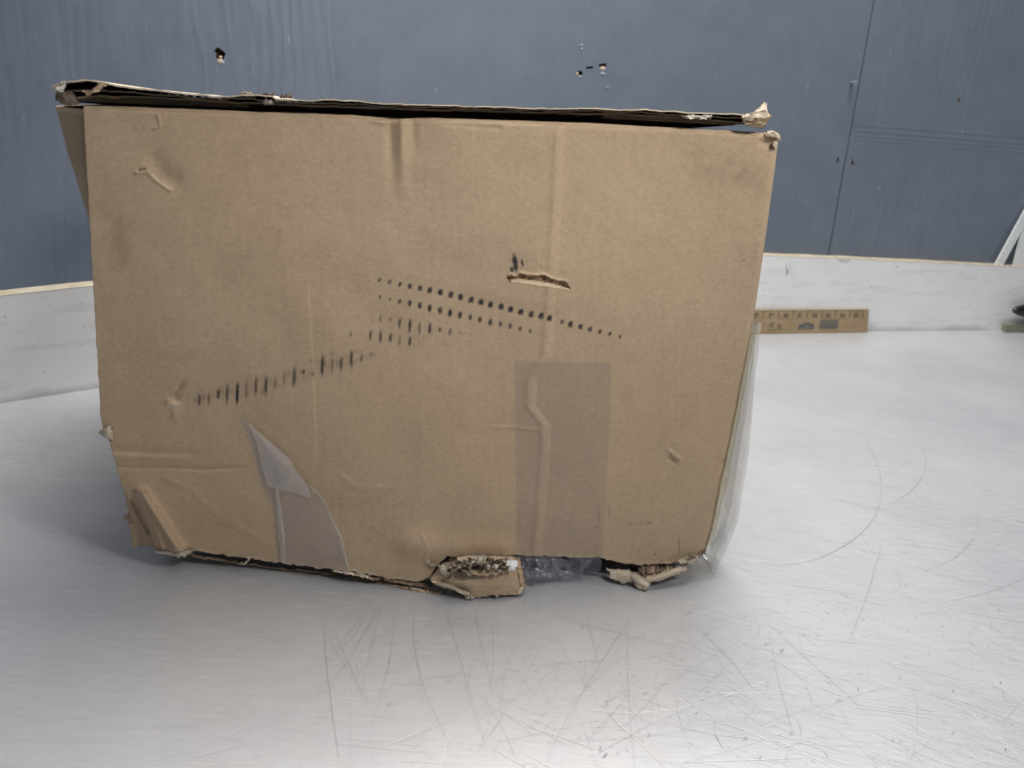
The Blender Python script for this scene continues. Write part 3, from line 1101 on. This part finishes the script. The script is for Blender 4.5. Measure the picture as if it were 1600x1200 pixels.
def liner(name, curve, dz, mat, parent, off, jit, seed, thick=.035):
    F, K = flap_rows(curve, dz, HINGE, off, 260, jit, seed)
    mids = [.0, .02, .06, .15, .35, .65, 1.0]
    rows_ = [F * (1 - t) + K * t for t in mids]
    n = 260
    P = np.array(rows_).reshape(-1, 3)
    f = grid_faces(n, len(mids))
    Q = P - Z * thick
    n0 = len(P)
    ix = np.arange(n0).reshape(len(mids), n)
    rg = np.r_[ix[0, :], ix[1:, -1], ix[-1, -2::-1], ix[-2:0:-1, 0]]
    r2 = np.roll(rg, -1)
    f = np.vstack([f, f[:, ::-1] + n0, np.stack([rg, rg + n0, r2 + n0, r2], -1)])
    return mesh(name, np.vstack([P, Q]), f, mat, parent, False)


liner('upper_liner', UPC, .34, M_TOPLINER_LIT, flap, .12, .9, 61, .03)
liner('lower_liner', LOC, .0, M_SHADED, flap, -.22, .8, 71, .045)  # coloured dark for the shade under the upper liner
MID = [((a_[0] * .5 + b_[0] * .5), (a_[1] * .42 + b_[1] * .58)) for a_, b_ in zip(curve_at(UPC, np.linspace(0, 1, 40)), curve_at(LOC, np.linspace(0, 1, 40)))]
liner('middle_liner', MID, .17, M_CORE_SHADED, flap, -.16, 1.5, 81, .03)
# the flute between the liners, a wavy sheet set back from the edge
for A_, Bc, sd in ((UPC, MID, 1), (MID, LOC, 2)):
    n = 700
    ca, cb = curve_at(A_, np.linspace(.004, .996, n)), curve_at(Bc, np.linspace(.004, .996, n))
    w_ = .5 + .42 * np.sin(np.arange(n) * .75) + .0 * np.arange(n)
    cc = ca * (1 - w_[:, None]) + cb * w_[:, None]
    back = .42 + .1 * vnoise(np.arange(n), np.zeros(n), 11, 90 + sd)
    P, Q = [], []
    for (x, y), bk in zip(cc, back):
        p = front(x, y + .8, -bk)
        P.append(p)
        Q.append(p - BN * .9 - Z * .10)
    mesh('flute', np.vstack([P, Q]), grid_faces(n, 2), M_CORE_SHADED, flap, True)


def scrap(name, rows_px, mat, nu=18, nv=14, thick=.05, amp=.05, sc=4.0, seed=1, parent=box, **kw):
    """a torn piece of board or paper: creased facets, ragged rim"""
    return loft(name, [[front(*q_) for q_ in r] for r in rows_px], int(nu * 1.6), int(nv * 1.6), mat, parent, thick * .7, amp * 1.25, sc * 1.3, seed,
                smooth=False, ragged=.014 if name == 'torn_corner' else .035, **kw)


# two short dark flaps, added so the gap under the top flap reads as shade


def bp(u, d, z):
    return BOX_O + BE * u - BN * d + Z * z


slab('gap_shade_flap', [bp(-.62, .42, 12.90), bp(3.6, .5, 12.98), bp(3.6, 13.5, 12.12), bp(-.5, 13.5, 12.02)], -Z * .12, M_SHADED, box)
slab('gap_shade_flap', [bp(15.7, .45, 13.24), bp(12.2, .45, 13.22), bp(12.2, 13.5, 12.12), bp(16.2, 13.5, 12.06)], -Z * .12, M_SHADED, box)

# torn corners of the top flap
scrap('torn_corner', [[(1158, 181, .12), (1176, 176, .16), (1190, 166, .1), (1193, 160, .02)], [(1160, 186, .14), (1180, 181, .25), (1197, 172, .2), (1197, 161, .06)],
                      [(1164, 190, .12), (1186, 186, .28), (1203, 182, .16), (1200, 174, .08)]], M_TORN, amp=.03, seed=3)
scrap('torn_corner', [[(1160, 188, .12), (1185, 187, .3), (1205, 181, .2)], [(1163, 194, .1), (1182, 193, .24), (1201, 190, .1)], [(1168, 197, .05), (1182, 199, .1), (1192, 201, -.1)]], M_KRAFT2, amp=.03, seed=4)
scrap('torn_corner', [[(1196, 206, -.1), (1205, 203, .0), (1213, 206, -.05)], [(1199, 209, .08), (1210, 207, .14), (1219, 212, -.05)], [(1203, 212, .06), (1213, 213, .12), (1219, 220, -.1)]], M_TORN, 12, 9, amp=.03, sc=3, seed=5)
scrap('torn_corner', [[(1209, 221, .05), (1216, 220, .02)], [(1208, 228, .10), (1215, 226, .02)], [(1210, 233, .02), (1214, 230, .0)]], M_TORN, 8, 8, amp=.02, sc=3, seed=6)
scrap('torn_corner', [[(79, 136, .0), (100, 127, .1), (104, 127, .12)], [(84, 140, .08), (92, 141, .16), (100, 139, .16)], [(90, 143, .04), (94, 145, .1), (98, 144, .1)]], M_LINER, amp=.02, seed=7)
scrap('torn_corner', [[(88, 146, -.1), (98, 143, .06), (112, 142, .08)], [(90, 155, -.1), (100, 156, .02), (116, 150, .04)], [(93, 160, -.2), (102, 166, -.1), (124, 163, -.1)]], M_CORE_SHADED, amp=.03, seed=8)
scrap('torn_liner', [[(156, 129, .1), (166, 131, .1)], [(150, 137, .14), (160, 137, .14)], [(141, 143, .16), (152, 144, .16)], [(128, 141, .12), (134, 149, .14)]], M_KRAFT2, 8, 14, amp=.015, seed=9)
for x, y, w, h_ in ((384, 145, 9, 4), (416, 147, 12, 3.5), (446, 149, 9, 4), (395, 149, 6, 3), (420, 158, 8, 4), (1090, 181, 22, 4)):
    rr = random.Random(int(x))
    scrap('torn_liner', [[(x - w, y + rr.uniform(-1, 1), .07), (x, y - 1.5, .1), (x + w, y + rr.uniform(-1, 1), .07)],
                         [(x - w * .8, y + h_, .05), (x + 2, y + h_ * 1.2, .1), (x + w * .9, y + h_ * .8, .05)]], (M_TORN, M_LINER, M_CORE_SHADED)[int(x) % 3], 14, 6, .03, .03, 3, int(x))

scrap('torn_liner', [[(804, 437, -.02), (826, 439.5, -.03), (848, 442, -.03), (870, 446, -.03), (889, 451, .0)], [(804, 441, .05), (826, 444, .09), (848, 447, .09), (870, 450, .07), (891, 453, .03)]],
      M_LINER, 24, 4, .012, .0, 4, 48)  # torn strip, pale for the lit edge of the slit's lip
# ---- left rim tears and crushed lower left corner
scrap('torn_curl', [[(172, 664, .05), (166, 668, .15), (157, 673, .05), (155, 677, -.05)], [(176, 672, .08), (170, 676, .22), (163, 678, .16), (158, 679, .02)],
                    [(178, 688, .05), (172, 688, .14), (167, 684, .08), (163, 682, .0)]], M_TORN, 14, 12, amp=.025, seed=12)
scrap('corner_fold', [[(194, 766, -.18), (206, 769, -.08), (218, 772, -.02)], [(199, 795, -.25), (213, 800, -.12), (232, 806, .0)], [(204, 828, -.3), (222, 836, -.15), (250, 840, -.02)],
                      [(207, 855, -.35), (226, 852, -.2), (248, 852, -.08)]], M_KRAFT2, 16, 16, amp=.035, sc=5, seed=13)
scrap('corner_fold', [[(207, 766, .1), (214, 764, .22), (226, 767, .22), (232, 775, .1)], [(213, 776, .12), (220, 778, .30), (233, 790, .27), (240, 796, .1)],
                      [(228, 815, .12), (240, 820, .34), (254, 825, .28), (262, 835, .1)], [(243, 855, .1), (254, 858, .32), (272, 859, .26), (284, 860, .1)]], M_KRAFT2, 16, 20, .04, .012, 5, 14)
scrap('torn_curl', [[(193, 805, -.3), (200, 806, -.2)], [(196, 812, -.25), (205, 815, -.2)], [(200, 818, -.3), (206, 818, -.2)]], M_KRAFT2, 8, 8, amp=.04, seed=15)
scrap('torn_liner', [[(241, 857, .1), (262, 858, .2), (282, 859, .2), (300, 858, .1)], [(241, 862, .14), (258, 865, .3), (280, 868, .28), (298, 865, .14)],
                     [(252, 864, .1), (262, 867, .2), (278, 871, .22), (292, 868, .1)]], M_TORN, 26, 9, .03, .035, 3, 16)
scrap('torn_thread', [[(391, 868, .1), (394, 869, .1)], [(388, 874, .25), (390, 875, .25)], [(380, 881, .3), (382, 883, .3)], [(371, 880, .2), (372, 882, .2)]], M_TORN, 4, 14, .02, .0, 3, 17)
# lower ply that shows under the front panel's edge
low = [(300, 864), (365, 874), (435, 884), (490, 891), (545, 898), (600, 909), (650, 917), (690, 924)]
ro = [[(x, y + 2.0 + 1.0 * math.sin(x * .06), -.30) for x, y in low], [(x, y + 4.2 + 1.2 * math.sin(x * .09), -.26) for x, y in low], [(x, y + 5.5 + 1.5 * math.sin(x * .05), -.30) for x, y in low]]
scrap('torn_ply', ro, M_KRAFT2, 90, 5, .03, .02, 4, 18)
scrap('torn_liner', [[(520, 889, .06), (545, 893, .12), (575, 899, .1)], [(518, 893, .1), (548, 898, .2), (590, 908, .1)]], M_TORN, 24, 5, .02, .02, 3, 19)
scrap('torn_liner', [[(575, 899, .05), (620, 907, .1), (668, 913, .08)], [(580, 904, .08), (622, 912, .16), (672, 920, .1)]], M_SHADED, 30, 5, .03, .03, 3, 20)

# ---- torn middle of the bottom edge
hole_d = -.55
scrap('torn_flap', [[(676, 900, .25), (690, 884, .28), (712, 873, .25), (770, 868, .2), (800, 870, .2), (812, 874, .2)],
                    [(674, 906, .40), (694, 896, .50), (715, 893, .50), (760, 893, .62), (795, 888, .6), (815, 886, .4)],
                    [(686, 912, .45), (704, 908, .6), (730, 912, .72), (770, 915, .78), (800, 915, .7), (820, 908, .5)],
                    [(696, 915, .4), (722, 927, .6), (745, 934, .7), (780, 931, .75), (806, 928, .65), (821, 918, .4)]], M_KRAFT2, 26, 18, .06, .016, 6, 22)
# shredded flute and liner layers lying in the tear
rr = random.Random(4)
for i in range(64):
    x = rr.uniform(700, 792)
    y = rr.uniform(876, 896) - (x - 740) * .06
    w = rr.uniform(3, 11)
    h_ = rr.uniform(1.2, 4)
    a = rr.uniform(-.8, .7)
    d0 = rr.uniform(.55, .85)
    dx, dy = math.cos(a) * w, math.sin(a) * w
    scrap('shredded_ply', [[(x - dx, y - dy - h_ * .5, d0), (x, y - h_ * .8, d0 + .12), (x + dx, y + dy - h_ * .5, d0)],
                           [(x - dx, y - dy + h_ * .5, d0 - .12), (x, y + h_ * .5, d0 + rr.uniform(-.1, .1)), (x + dx, y + dy + h_ * .5, d0 - .1)]],
          (M_TORN, M_LINER, M_CORE_SHADED, M_SHADED, M_TORN, M_CORE_SHADED, M_SHADED)[i % 7], 7, 4, .02, .05, 3, 100 + i)
scrap('torn_liner', [[(716, 872, .3), (745, 870, .32), (772, 869, .3), (794, 870, .28)], [(718, 878, .62), (742, 880, .75), (770, 878, .75), (790, 872, .6)]], M_TORN, 22, 8, .03, .05, 4, 23)
scrap('torn_liner', [[(685, 883, .3), (692, 882, .42), (698, 884, .4)], [(688, 892, .5), (695, 892, .66), (702, 897, .6)], [(694, 898, .5), (700, 902, .62), (704, 900, .55)]], M_LINER, 12, 10, .04, .03, 4, 24)
scrap('torn_liner', [[(666, 872, .15), (667, 880, .2), (676, 886, .2), (684, 884, .2)], [(670, 874, .1), (672, 879, .28), (678, 883, .28), (684, 880, .2)]], M_TORN, 12, 6, .02, .02, 3, 25)
scrap('torn_flap', [[(671, 904, .3), (690, 909, .5), (712, 917, .62), (732, 923, .7)], [(676, 909, .5), (694, 916, .7), (716, 924, .8), (736, 931, .82)],
                    [(684, 913, .4), (700, 919, .6), (722, 928, .7), (738, 935, .7)]], M_TORN, 24, 10, .05, .05, 4, 26)
scrap('torn_liner', [[(722, 893, .7), (745, 892, .8), (768, 889, .85), (786, 886, .75)], [(724, 899, .72), (746, 901, .8), (766, 900, .86), (784, 893, .78)]], M_KRAFT2, 20, 8, .03, .06, 4, 27)
o = scrap('torn_liner', [[(791, 876, .62), (800, 874, .66), (809, 877, .62)], [(793, 884, .8), (802, 883, .84), (809, 882, .78)], [(796, 890, .85), (801, 892, .88), (804, 889, .85)]], M_WHITE, 8, 8, .02, .012, 4, 28)
o['label'] = 'white torn scrap'
scrap('torn_flap', [[(812, 874, .2), (816, 890, .4), (821, 915, .5)], [(807, 874, .3), (810, 895, .55), (815, 924, .6)]], M_KRAFT2, 12, 8, .05, .02, 4, 29)
scrap('torn_liner', [[(806, 922, .6), (812, 919, .62), (820, 914, .5)], [(808, 928, .7), (814, 927, .7), (819, 922, .6)]], M_TORN, 10, 7, .02, .03, 3, 30)
scrap('torn_liner', [[(728, 930, .75), (735, 932, .78), (741, 933, .75)], [(730, 934, .78), (736, 936, .8), (740, 935, .78)]], M_LINER, 8, 6, .02, .03, 3, 31)

# ---- torn right part of the bottom edge
scrap('torn_ply', [[(948, 886, -.1), (962, 889, .0), (980, 891, .1), (1000, 899, .2)], [(952, 896, .1), (968, 897, .2), (985, 896, .3), (1004, 905, .4)],
                   [(953, 903, .15), (972, 908, .25), (982, 906, .3), (998, 912, .42)], [(957, 904, .1), (974, 911, .2), (984, 908, .26), (990, 912, .4)]], M_TORN, 12, 8, .05, .03, 3, 32)
scrap('torn_ply', [[(986, 893, .3), (1000, 898, .42), (1016, 912, .5)], [(985, 903, .36), (996, 908, .5), (1013, 917, .6)], [(988, 909, .3), (1000, 919, .5), (1008, 924, .6)]], M_TORN, 8, 6, .05, .02, 3, 33)
scrap('torn_ply', [[(1004, 906, .3), (1030, 897, .35), (1055, 888, .3), (1072, 884, .2)], [(1008, 909, .45), (1033, 902, .5), (1058, 893, .42), (1074, 889, .3)],
                   [(1010, 913, .4), (1036, 906, .45), (1060, 897, .36), (1075, 891, .25)]], M_TORN, 14, 6, .05, .02, 3, 34)
for i in range(7):
    x = 1000 + i * 7.5
    scrap('torn_flute', [[(x, 882, -.15), (x + 5, 882, -.02), (x + 10, 882, -.15)], [(x - 2, 893, .08), (x + 4, 894, .22), (x + 8, 892, .08)], [(x + 2, 902 - i * .8, .2), (x + 6, 904 - i * .9, .32), (x + 9, 901 - i, .2)]],
          (M_CORE_SHADED, M_SHADED, M_KRAFT2)[i % 3], 10, 12, .03, .06, 3, 120 + i)  # flutes coloured dark for the shade in the opening
scrap('torn_ply', [[(985, 886, -.8), (995, 887, -.8), (1010, 888, -.7), (1040, 884, -.5)], [(985, 894, -.4), (995, 895, -.3), (1010, 897, -.2), (1042, 892, -.1)]], M_SHADED, 30, 10, .05, .06, 4, 35)  # recessed ply coloured dark as the opening's shade
scrap('torn_liner', [[(1058, 875, .1), (1072, 870, .18), (1088, 866, .1)], [(1062, 880, .25), (1076, 878, .35), (1090, 871, .2)], [(1066, 882, .15), (1078, 881, .22), (1090, 876, .12)]], M_TORN, 18, 9, .03, .035, 3, 36)
scrap('torn_liner', [[(1074, 871, .3), (1084, 868, .34)], [(1076, 877, .36), (1087, 873, .36)]], M_CORE_SHADED, 8, 6, .02, .02, 3, 37)
scrap('torn_liner', [[(1030, 879, .08), (1048, 877, .12), (1062, 876, .1)], [(1034, 881, .14), (1050, 880, .18), (1064, 878, .14)]], M_KRAFT2, 16, 5, .02, .03, 3, 38)
scrap('torn_liner', [[(1090, 866, .05), (1100, 860, .05)], [(1092, 870, .12), (1103, 864, .05)]], M_CORE_SHADED, 8, 6, .03, .03, 3, 39)

# ---- clear packing tape


def film(name, rows_px, mat, nu, nv, lift, amp=0.0, sc=6, seed=1, follow=True, parent=box, smooth=True):
    """a strip of tape that follows the relief of the front panel; rows are lists of photograph places"""
    Rw = np.array([curve_at([q_[:2] for q_ in r], np.linspace(0, 1, nu)) for r in rows_px], float)
    Rd = np.array([np.interp(np.linspace(0, 1, nu), np.linspace(0, 1, len(r)), [q_[2] for q_ in r]) for r in rows_px])
    tv = np.linspace(0, len(rows_px) - 1, nv)
    i0 = np.clip(np.floor(tv).astype(int), 0, len(rows_px) - 2)
    ft = (tv - i0)
    P2 = Rw[i0] * (1 - ft)[:, None, None] + Rw[i0 + 1] * ft[:, None, None]
    D = Rd[i0] * (1 - ft)[:, None] + Rd[i0 + 1] * ft[:, None]
    x, y = P2[..., 0], P2[..., 1]
    h = D + lift
    if follow:
        h = h + relief(x, np.minimum(y, 868))
    if amp:
        h = h + amp * (vnoise(x, y, sc, seed) + .6 * vnoise(x, y, sc * .4, seed + 1))
    P = front_arr(x, y, h).reshape(-1, 3)
    P[:, 2] = np.maximum(P[:, 2], .03)
    return mesh(name, P, grid_faces(nu, nv), mat, parent, smooth)


film('packing_tape', [[(805, 563, 0), (880, 565, 0), (956, 568, 0)], [(806, 640, 0), (880, 645, 0), (954, 650, 0)], [(807, 740, 0), (880, 745, 0), (949, 750, 0)], [(808, 869, 0), (880, 870, 0), (941, 872, 0)]],
     M_TAPE, 90, 160, .022)
film('packing_tape', [[(808, 869, .02), (880, 870, .02), (941, 872, .02)], [(811, 878, .1), (878, 879, -.05), (940, 880, -.15)], [(814, 890, .2), (878, 890, -.1), (939, 889, -.35)],
                      [(820, 900, .3), (862, 902, .05), (900, 901, -.15), (938, 897, -.5)], [(822, 908, .3), (858, 907, .05), (895, 905, -.2), (936, 903, -.6)]],
     M_TAPE_CRUMPLED, 54, 22, .02, .20, 15, 41, False, smooth=False)
film('packing_tape', [[(812, 872, -.1), (880, 873, -.2), (938, 874, -.25)], [(816, 886, .0), (878, 884, -.3), (939, 886, -.45)], [(823, 904, .1), (862, 903, -.1), (905, 900, -.3), (936, 900, -.7)]],
     M_TAPE_CRUMPLED, 44, 16, .0, .16, 12, 47, False, smooth=False)
film('packing_tape', [[(373, 651, 0), (376, 651, .0), (382, 655, .02)], [(380, 664, 0), (390, 664, 0), (401, 673, .04)], [(393, 700, 0), (405, 702, 0), (428, 700, .05)], [(408, 755, 0), (420, 757, 0), (470, 745, .08)],
                      [(426, 790, 0), (436, 790, 0.02), (505, 790, .07)], [(433, 830, 0), (442, 830, .02), (525, 832, .04)], [(437, 879, 0), (450, 881, .02), (545, 891, .02)]], M_TAPE_MILK, 50, 90, .02, .008, 14, 43)
film('tape_fold', [[(388, 660, .05), (395, 665, .07), (402, 673, .06)], [(401, 690, .08), (415, 692, .12), (422, 690, .1)], [(408, 725, .09), (432, 725, .16), (452, 717, .12)],
                   [(417, 757, .08), (445, 764, .15), (484, 766, .1)], [(418, 760, .06), (445, 767, .12), (485, 778, .08)]], M_TAPE_FOLD, 40, 50, .03, .012, 11, 44)
film('tape_crease', [[(431, 764, .09), (433, 764, .10), (434, 764, .09)], [(430, 785, .05), (434, 785, .08), (438, 785, .05)], [(434, 830, .03), (439, 830, .06), (445, 830, .03)], [(437, 878, .03), (441, 879, .06), (446, 880, .03)]],
     M_TAPE_FOLD, 8, 50, .03, .01, 11, 45)
film('tape_crease', [[(480, 757, .08), (484, 757, .13), (489, 760, .1)], [(493, 772, .06), (499, 771, .12), (504, 776, .06)], [(508, 795, .05), (513, 795, .09), (516, 800, .05)], [(528, 838, .04), (532, 838, .06), (535, 840, .03)], [(540, 885, .03), (543, 886, .04), (546, 891, .03)]],
     M_TAPE_FOLD, 8, 50, .03, .01, 11, 46)


def side_film(name, prof, mat, seed, back=3.2, nd=14):
    """loose tape round the right edge: from the front corner out to its silhouette, then back to the side panel"""
    ys = np.linspace(prof[0][1], prof[-1][1], 60)
    xs = np.interp(ys, [p[1] for p in prof], [p[0] for p in prof])
    rx_ = np.interp(ys, [p[1] for p in RIGHTC], [p[0] for p in RIGHTC])
    V_ = []
    for i, (x, y, r) in enumerate(zip(xs, ys, rx_)):
        A = front(min(r - 1, x), min(y, 866), .02)
        Bp = front(x, y, -.9)
        Cp = A - BN * back + BE * .05
        for k_ in range(nd):
            t = k_ / (nd - 1)
            q_ = (1 - t) ** 2 * A + 2 * t * (1 - t) * (2 * Bp - .5 * A - .5 * Cp) + t * t * Cp
            V_.append(q_ + BE * .025 * float(vnoise(np.array([i * 1.0]), np.array([k_ * 2.0]), 4, seed)[0]) + BE * .02 * math.sin(k_ * 2.3 + i * .13 + seed))
    V_ = np.array(V_)
    V_[:, 2] = np.maximum(V_[:, 2], .03)
    return mesh(name, V_, grid_faces(nd, 60), mat, box, True)


side_film('loose_tape', [(1182, 500), (1176, 560), (1172, 620), (1166, 690), (1157, 760), (1148, 810), (1133, 846), (1110, 889)], M_TAPE_LOOSE, 5)
side_film('loose_tape', [(1178, 505), (1170, 570), (1160, 650), (1150, 720), (1141, 780), (1128, 830), (1107, 884)], M_TAPE_LOOSE, 9, 2.2)
side_film('loose_tape', [(1177, 520), (1164, 590), (1150, 670), (1137, 740), (1122, 805), (1110, 850)], M_TAPE_YEL, 13, 1.0)

# ---------------------------------------------------------------- ruler
ruler = thing('ruler', 'worn wooden yardstick end leaning against the white board, right of the box', 'ruler')
rb0, rb1 = [on_plane(x, y, b1 - RB * d, RB) for x, y, d in ((1175, 520, .36), (1355.5, 516.5, .26))]
rb0[2] = rb1[2] = .02
rd = (rb1 - rb0) / np.linalg.norm(rb1 - rb0)
rn_ = np.array([rd[1], -rd[0], 0])
tl_, tr_ = on_plane(1175, 485, rb0 - rn_ * .12, rn_), on_plane(1358, 483.5, rb0 - rn_ * .12, rn_)
ru = (tr_ - rb1)
up_r = (tl_ - rb0) - rd * np.dot(tl_ - rb0, rd)
RHT = np.linalg.norm(up_r)
up_r = up_r / RHT
nr = np.cross(rd, up_r)
LEN = float(np.dot(rb1 - rb0, rd))


def rp(u, w, d=0.0):
    return rb0 + rd * u + up_r * w + nr * d


k0 = float(np.dot(tr_ - rb1, rd))
slab('blade', [rp(-7, 0), rp(LEN, 0), rp(LEN + k0, RHT), rp(-7, RHT)], -nr * .16, M_RULER, ruler)
inch = LEN / 8.15


def text(parent, s, u, w, size, mat, name):
    c = bpy.data.curves.new(name, 'FONT')
    c.body = s
    c.size = size * S
    c.align_x = 'CENTER'
    c.align_y = 'CENTER'
    c.offset = .028 * S * size
    o = bpy.data.objects.new(name, c)
    COL.objects.link(o)
    c.materials.append(mat)
    M = Matrix.Identity(4)
    P = rp(u, w, .006) * S
    for i in range(3):
        M[i][0], M[i][1], M[i][2], M[i][3] = rd[i], up_r[i], nr[i], P[i]
    o.matrix_world = M
    dg = bpy.context.evaluated_depsgraph_get()
    me = bpy.data.meshes.new_from_object(o.evaluated_get(dg))
    o2 = bpy.data.objects.new(name, me)
    COL.objects.link(o2)
    o2.matrix_world = M
    bpy.data.objects.remove(o)
    o2.name = name
    o2.parent = parent
    return o2


def rpoly(pts, mat, name, d=.006):
    return mesh(name, [rp(u, w, d) for u, w in pts], [list(range(len(pts)))], mat, ruler)


def uw(px, py):
    p = on_plane(px, py, rb0, nr)
    return float(np.dot(p - rb0, rd)), float(np.dot(p - rb0, up_r))


for px, s in ((1181, '28'), (1205, '29'), (1228, '30'), (1250, '31'), (1273, '32'), (1294, '33'), (1316, '34'), (1337, '35'), (1354, '36')):
    u, w = uw(px, 493.3)
    if s != '36':
        text(ruler, s, u, w, .36, M_PRINT, 'number')
    tu = uw(px + 11.5, 491)[0]
    if s != '36':
        rpoly([(tu - .022, w - .14), (tu + .022, w - .14), (tu + .022, RHT - .01), (tu - .022, RHT - .01)], M_PRINT, 'inch_mark')
v, f = [], []
u0 = uw(1181, 493)[0] - 2
for i in range(int((LEN - u0) * 16 / inch)):
    u = u0 + i * inch / 16
    if u > LEN - .05:
        break
    hh = (.10, .06, .08, .06)[i % 4]
    k = len(v)
    v += [rp(u - .007, RHT - hh, .006), rp(u + .007, RHT - hh, .006), rp(u + .007, RHT - .01, .006), rp(u - .007, RHT - .01, .006)]
    f.append([k, k + 1, k + 2, k + 3])
o = mesh('fine_marks', v, f, M_PRINT, ruler)
o['kind'] = 'stuff'


def uwp(pts):
    return [uw(x, y) for x, y in pts]


# printed emblems: a script flourish, a little house shape and a block of text
def stroke(pts, wd, mat, name):
    c = curve_at(uwp(pts), np.linspace(0, 1, 22))
    d = np.gradient(c, axis=0)
    d /= np.linalg.norm(d, axis=1)[:, None]
    nn = np.stack([-d[:, 1], d[:, 0]], -1) * wd / 2
    v = [rp(*q_, .006) for q_ in np.vstack([c + nn, c - nn])]
    return mesh(name, v, grid_faces(22, 2), mat, ruler)


stroke([(1200, 511), (1203, 507), (1207, 504), (1209, 505), (1205, 508), (1203, 511), (1207, 511), (1209, 508), (1208, 505)], .035, M_PRINT, 'emblem')
stroke([(1215, 508), (1219, 507), (1220, 509), (1216, 510), (1216, 512), (1221, 511)], .035, M_PRINT, 'emblem')
stroke([(1200, 515.5), (1212, 515), (1224, 514.5)], .03, M_PRINT, 'emblem')
rpoly(uwp([(1247, 515), (1248, 507.5), (1255, 506), (1262, 502.8), (1267, 505.5), (1272, 506), (1271.5, 514.3)]), M_PRINT_BLUE, 'emblem')
M_RULER_L = plain('ruler_print_gap', (0.25, 0.21, 0.15), .7)
rpoly(uwp([(1256, 510), (1262, 507.5), (1264, 510)]), M_RULER_L, 'emblem', .009)
rpoly(uwp([(1250, 512), (1268, 511.6), (1268, 513), (1250, 513.4)]), M_RULER_L, 'emblem', .009)
M_RULER_BLK = plain('ruler_print_block', (0.20, 0.175, 0.125), .7)
rpoly(uwp([(1279, 514.8), (1281.5, 499), (1311, 498.3), (1309, 514)]), M_RULER_BLK, 'emblem')
for y in (501.5, 504.2, 507):
    rpoly(uwp([(1283, y + .7), (1283, y), (1307, y - .3), (1307, y + .4)]), M_PRINT_BLUE, 'emblem', .009)
rpoly(uwp([(1282, 512.5), (1282, 509.5), (1307, 509), (1307, 511.8)]), M_PRINT_BLUE, 'emblem', .009)

# ---------------------------------------------------------------- things at the right edge
STRIP_L = ('thin white strip leaning at a slant over the board at the right edge', 'strip')
bt = lambda px, py, d: on_plane(px, py, b1 - RB * d, RB)
strip = slab('white_strip', [bt(1554.5, 414.5, -.3), bt(1567, 415, -.3), bt(1646, 270, -.62), bt(1633, 270, -.62)], RB * .10, M_WHITE)
tag(strip, *STRIP_L)
plank = slab('white_plank', [bt(1583, 415.6, -.35), bt(1680, 420, -.35), bt(1700, 300, -.6), bt(1612, 300, -.6)], RB * .10, M_WHITE)
tag(plank, 'edge of a white plank standing on the board at the far right', 'plank')
tool = thing('hand_tool', 'black glossy handle on an olive base cut off by the right edge', 'tool')


def ellipsoid(name, c, ax, mat, parent, n=20, m_=12, power=1.0):
    v = []
    for j in range(m_ + 1):
        th_ = math.pi * j / m_
        for i in range(n):
            ph = 2 * math.pi * i / n
            v.append(c + ax[0] * math.cos(th_) + ax[1] * math.sin(th_) * math.cos(ph) + ax[2] * math.sin(th_) * math.sin(ph))
    f = []
    for j in range(m_):
        for i in range(n):
            f.append([j * n + i, j * n + (i + 1) % n, (j + 1) * n + (i + 1) % n, (j + 1) * n + i])
    return mesh(name, v, f, mat, parent, True)


tp = on_z(1568, 520)
tc_ = on_plane(1600, 485, tp, RB)
ellipsoid('handle', tc_ + RD * 1.6, [RD * 2.5, Z * .52, RB * .5], M_BLACK, tool, 32, 24)
bb = [on_plane(1571, 521, tp, RB), on_plane(1700, 523, tp, RB), on_plane(1700, 505, tp, RB), on_plane(1590, 505, tp, RB), on_plane(1572, 508, tp, RB)]
slab('base', [np.array([p[0], p[1], max(p[2], .02)]) for p in bb], RB * .35, M_OLIVE, tool)
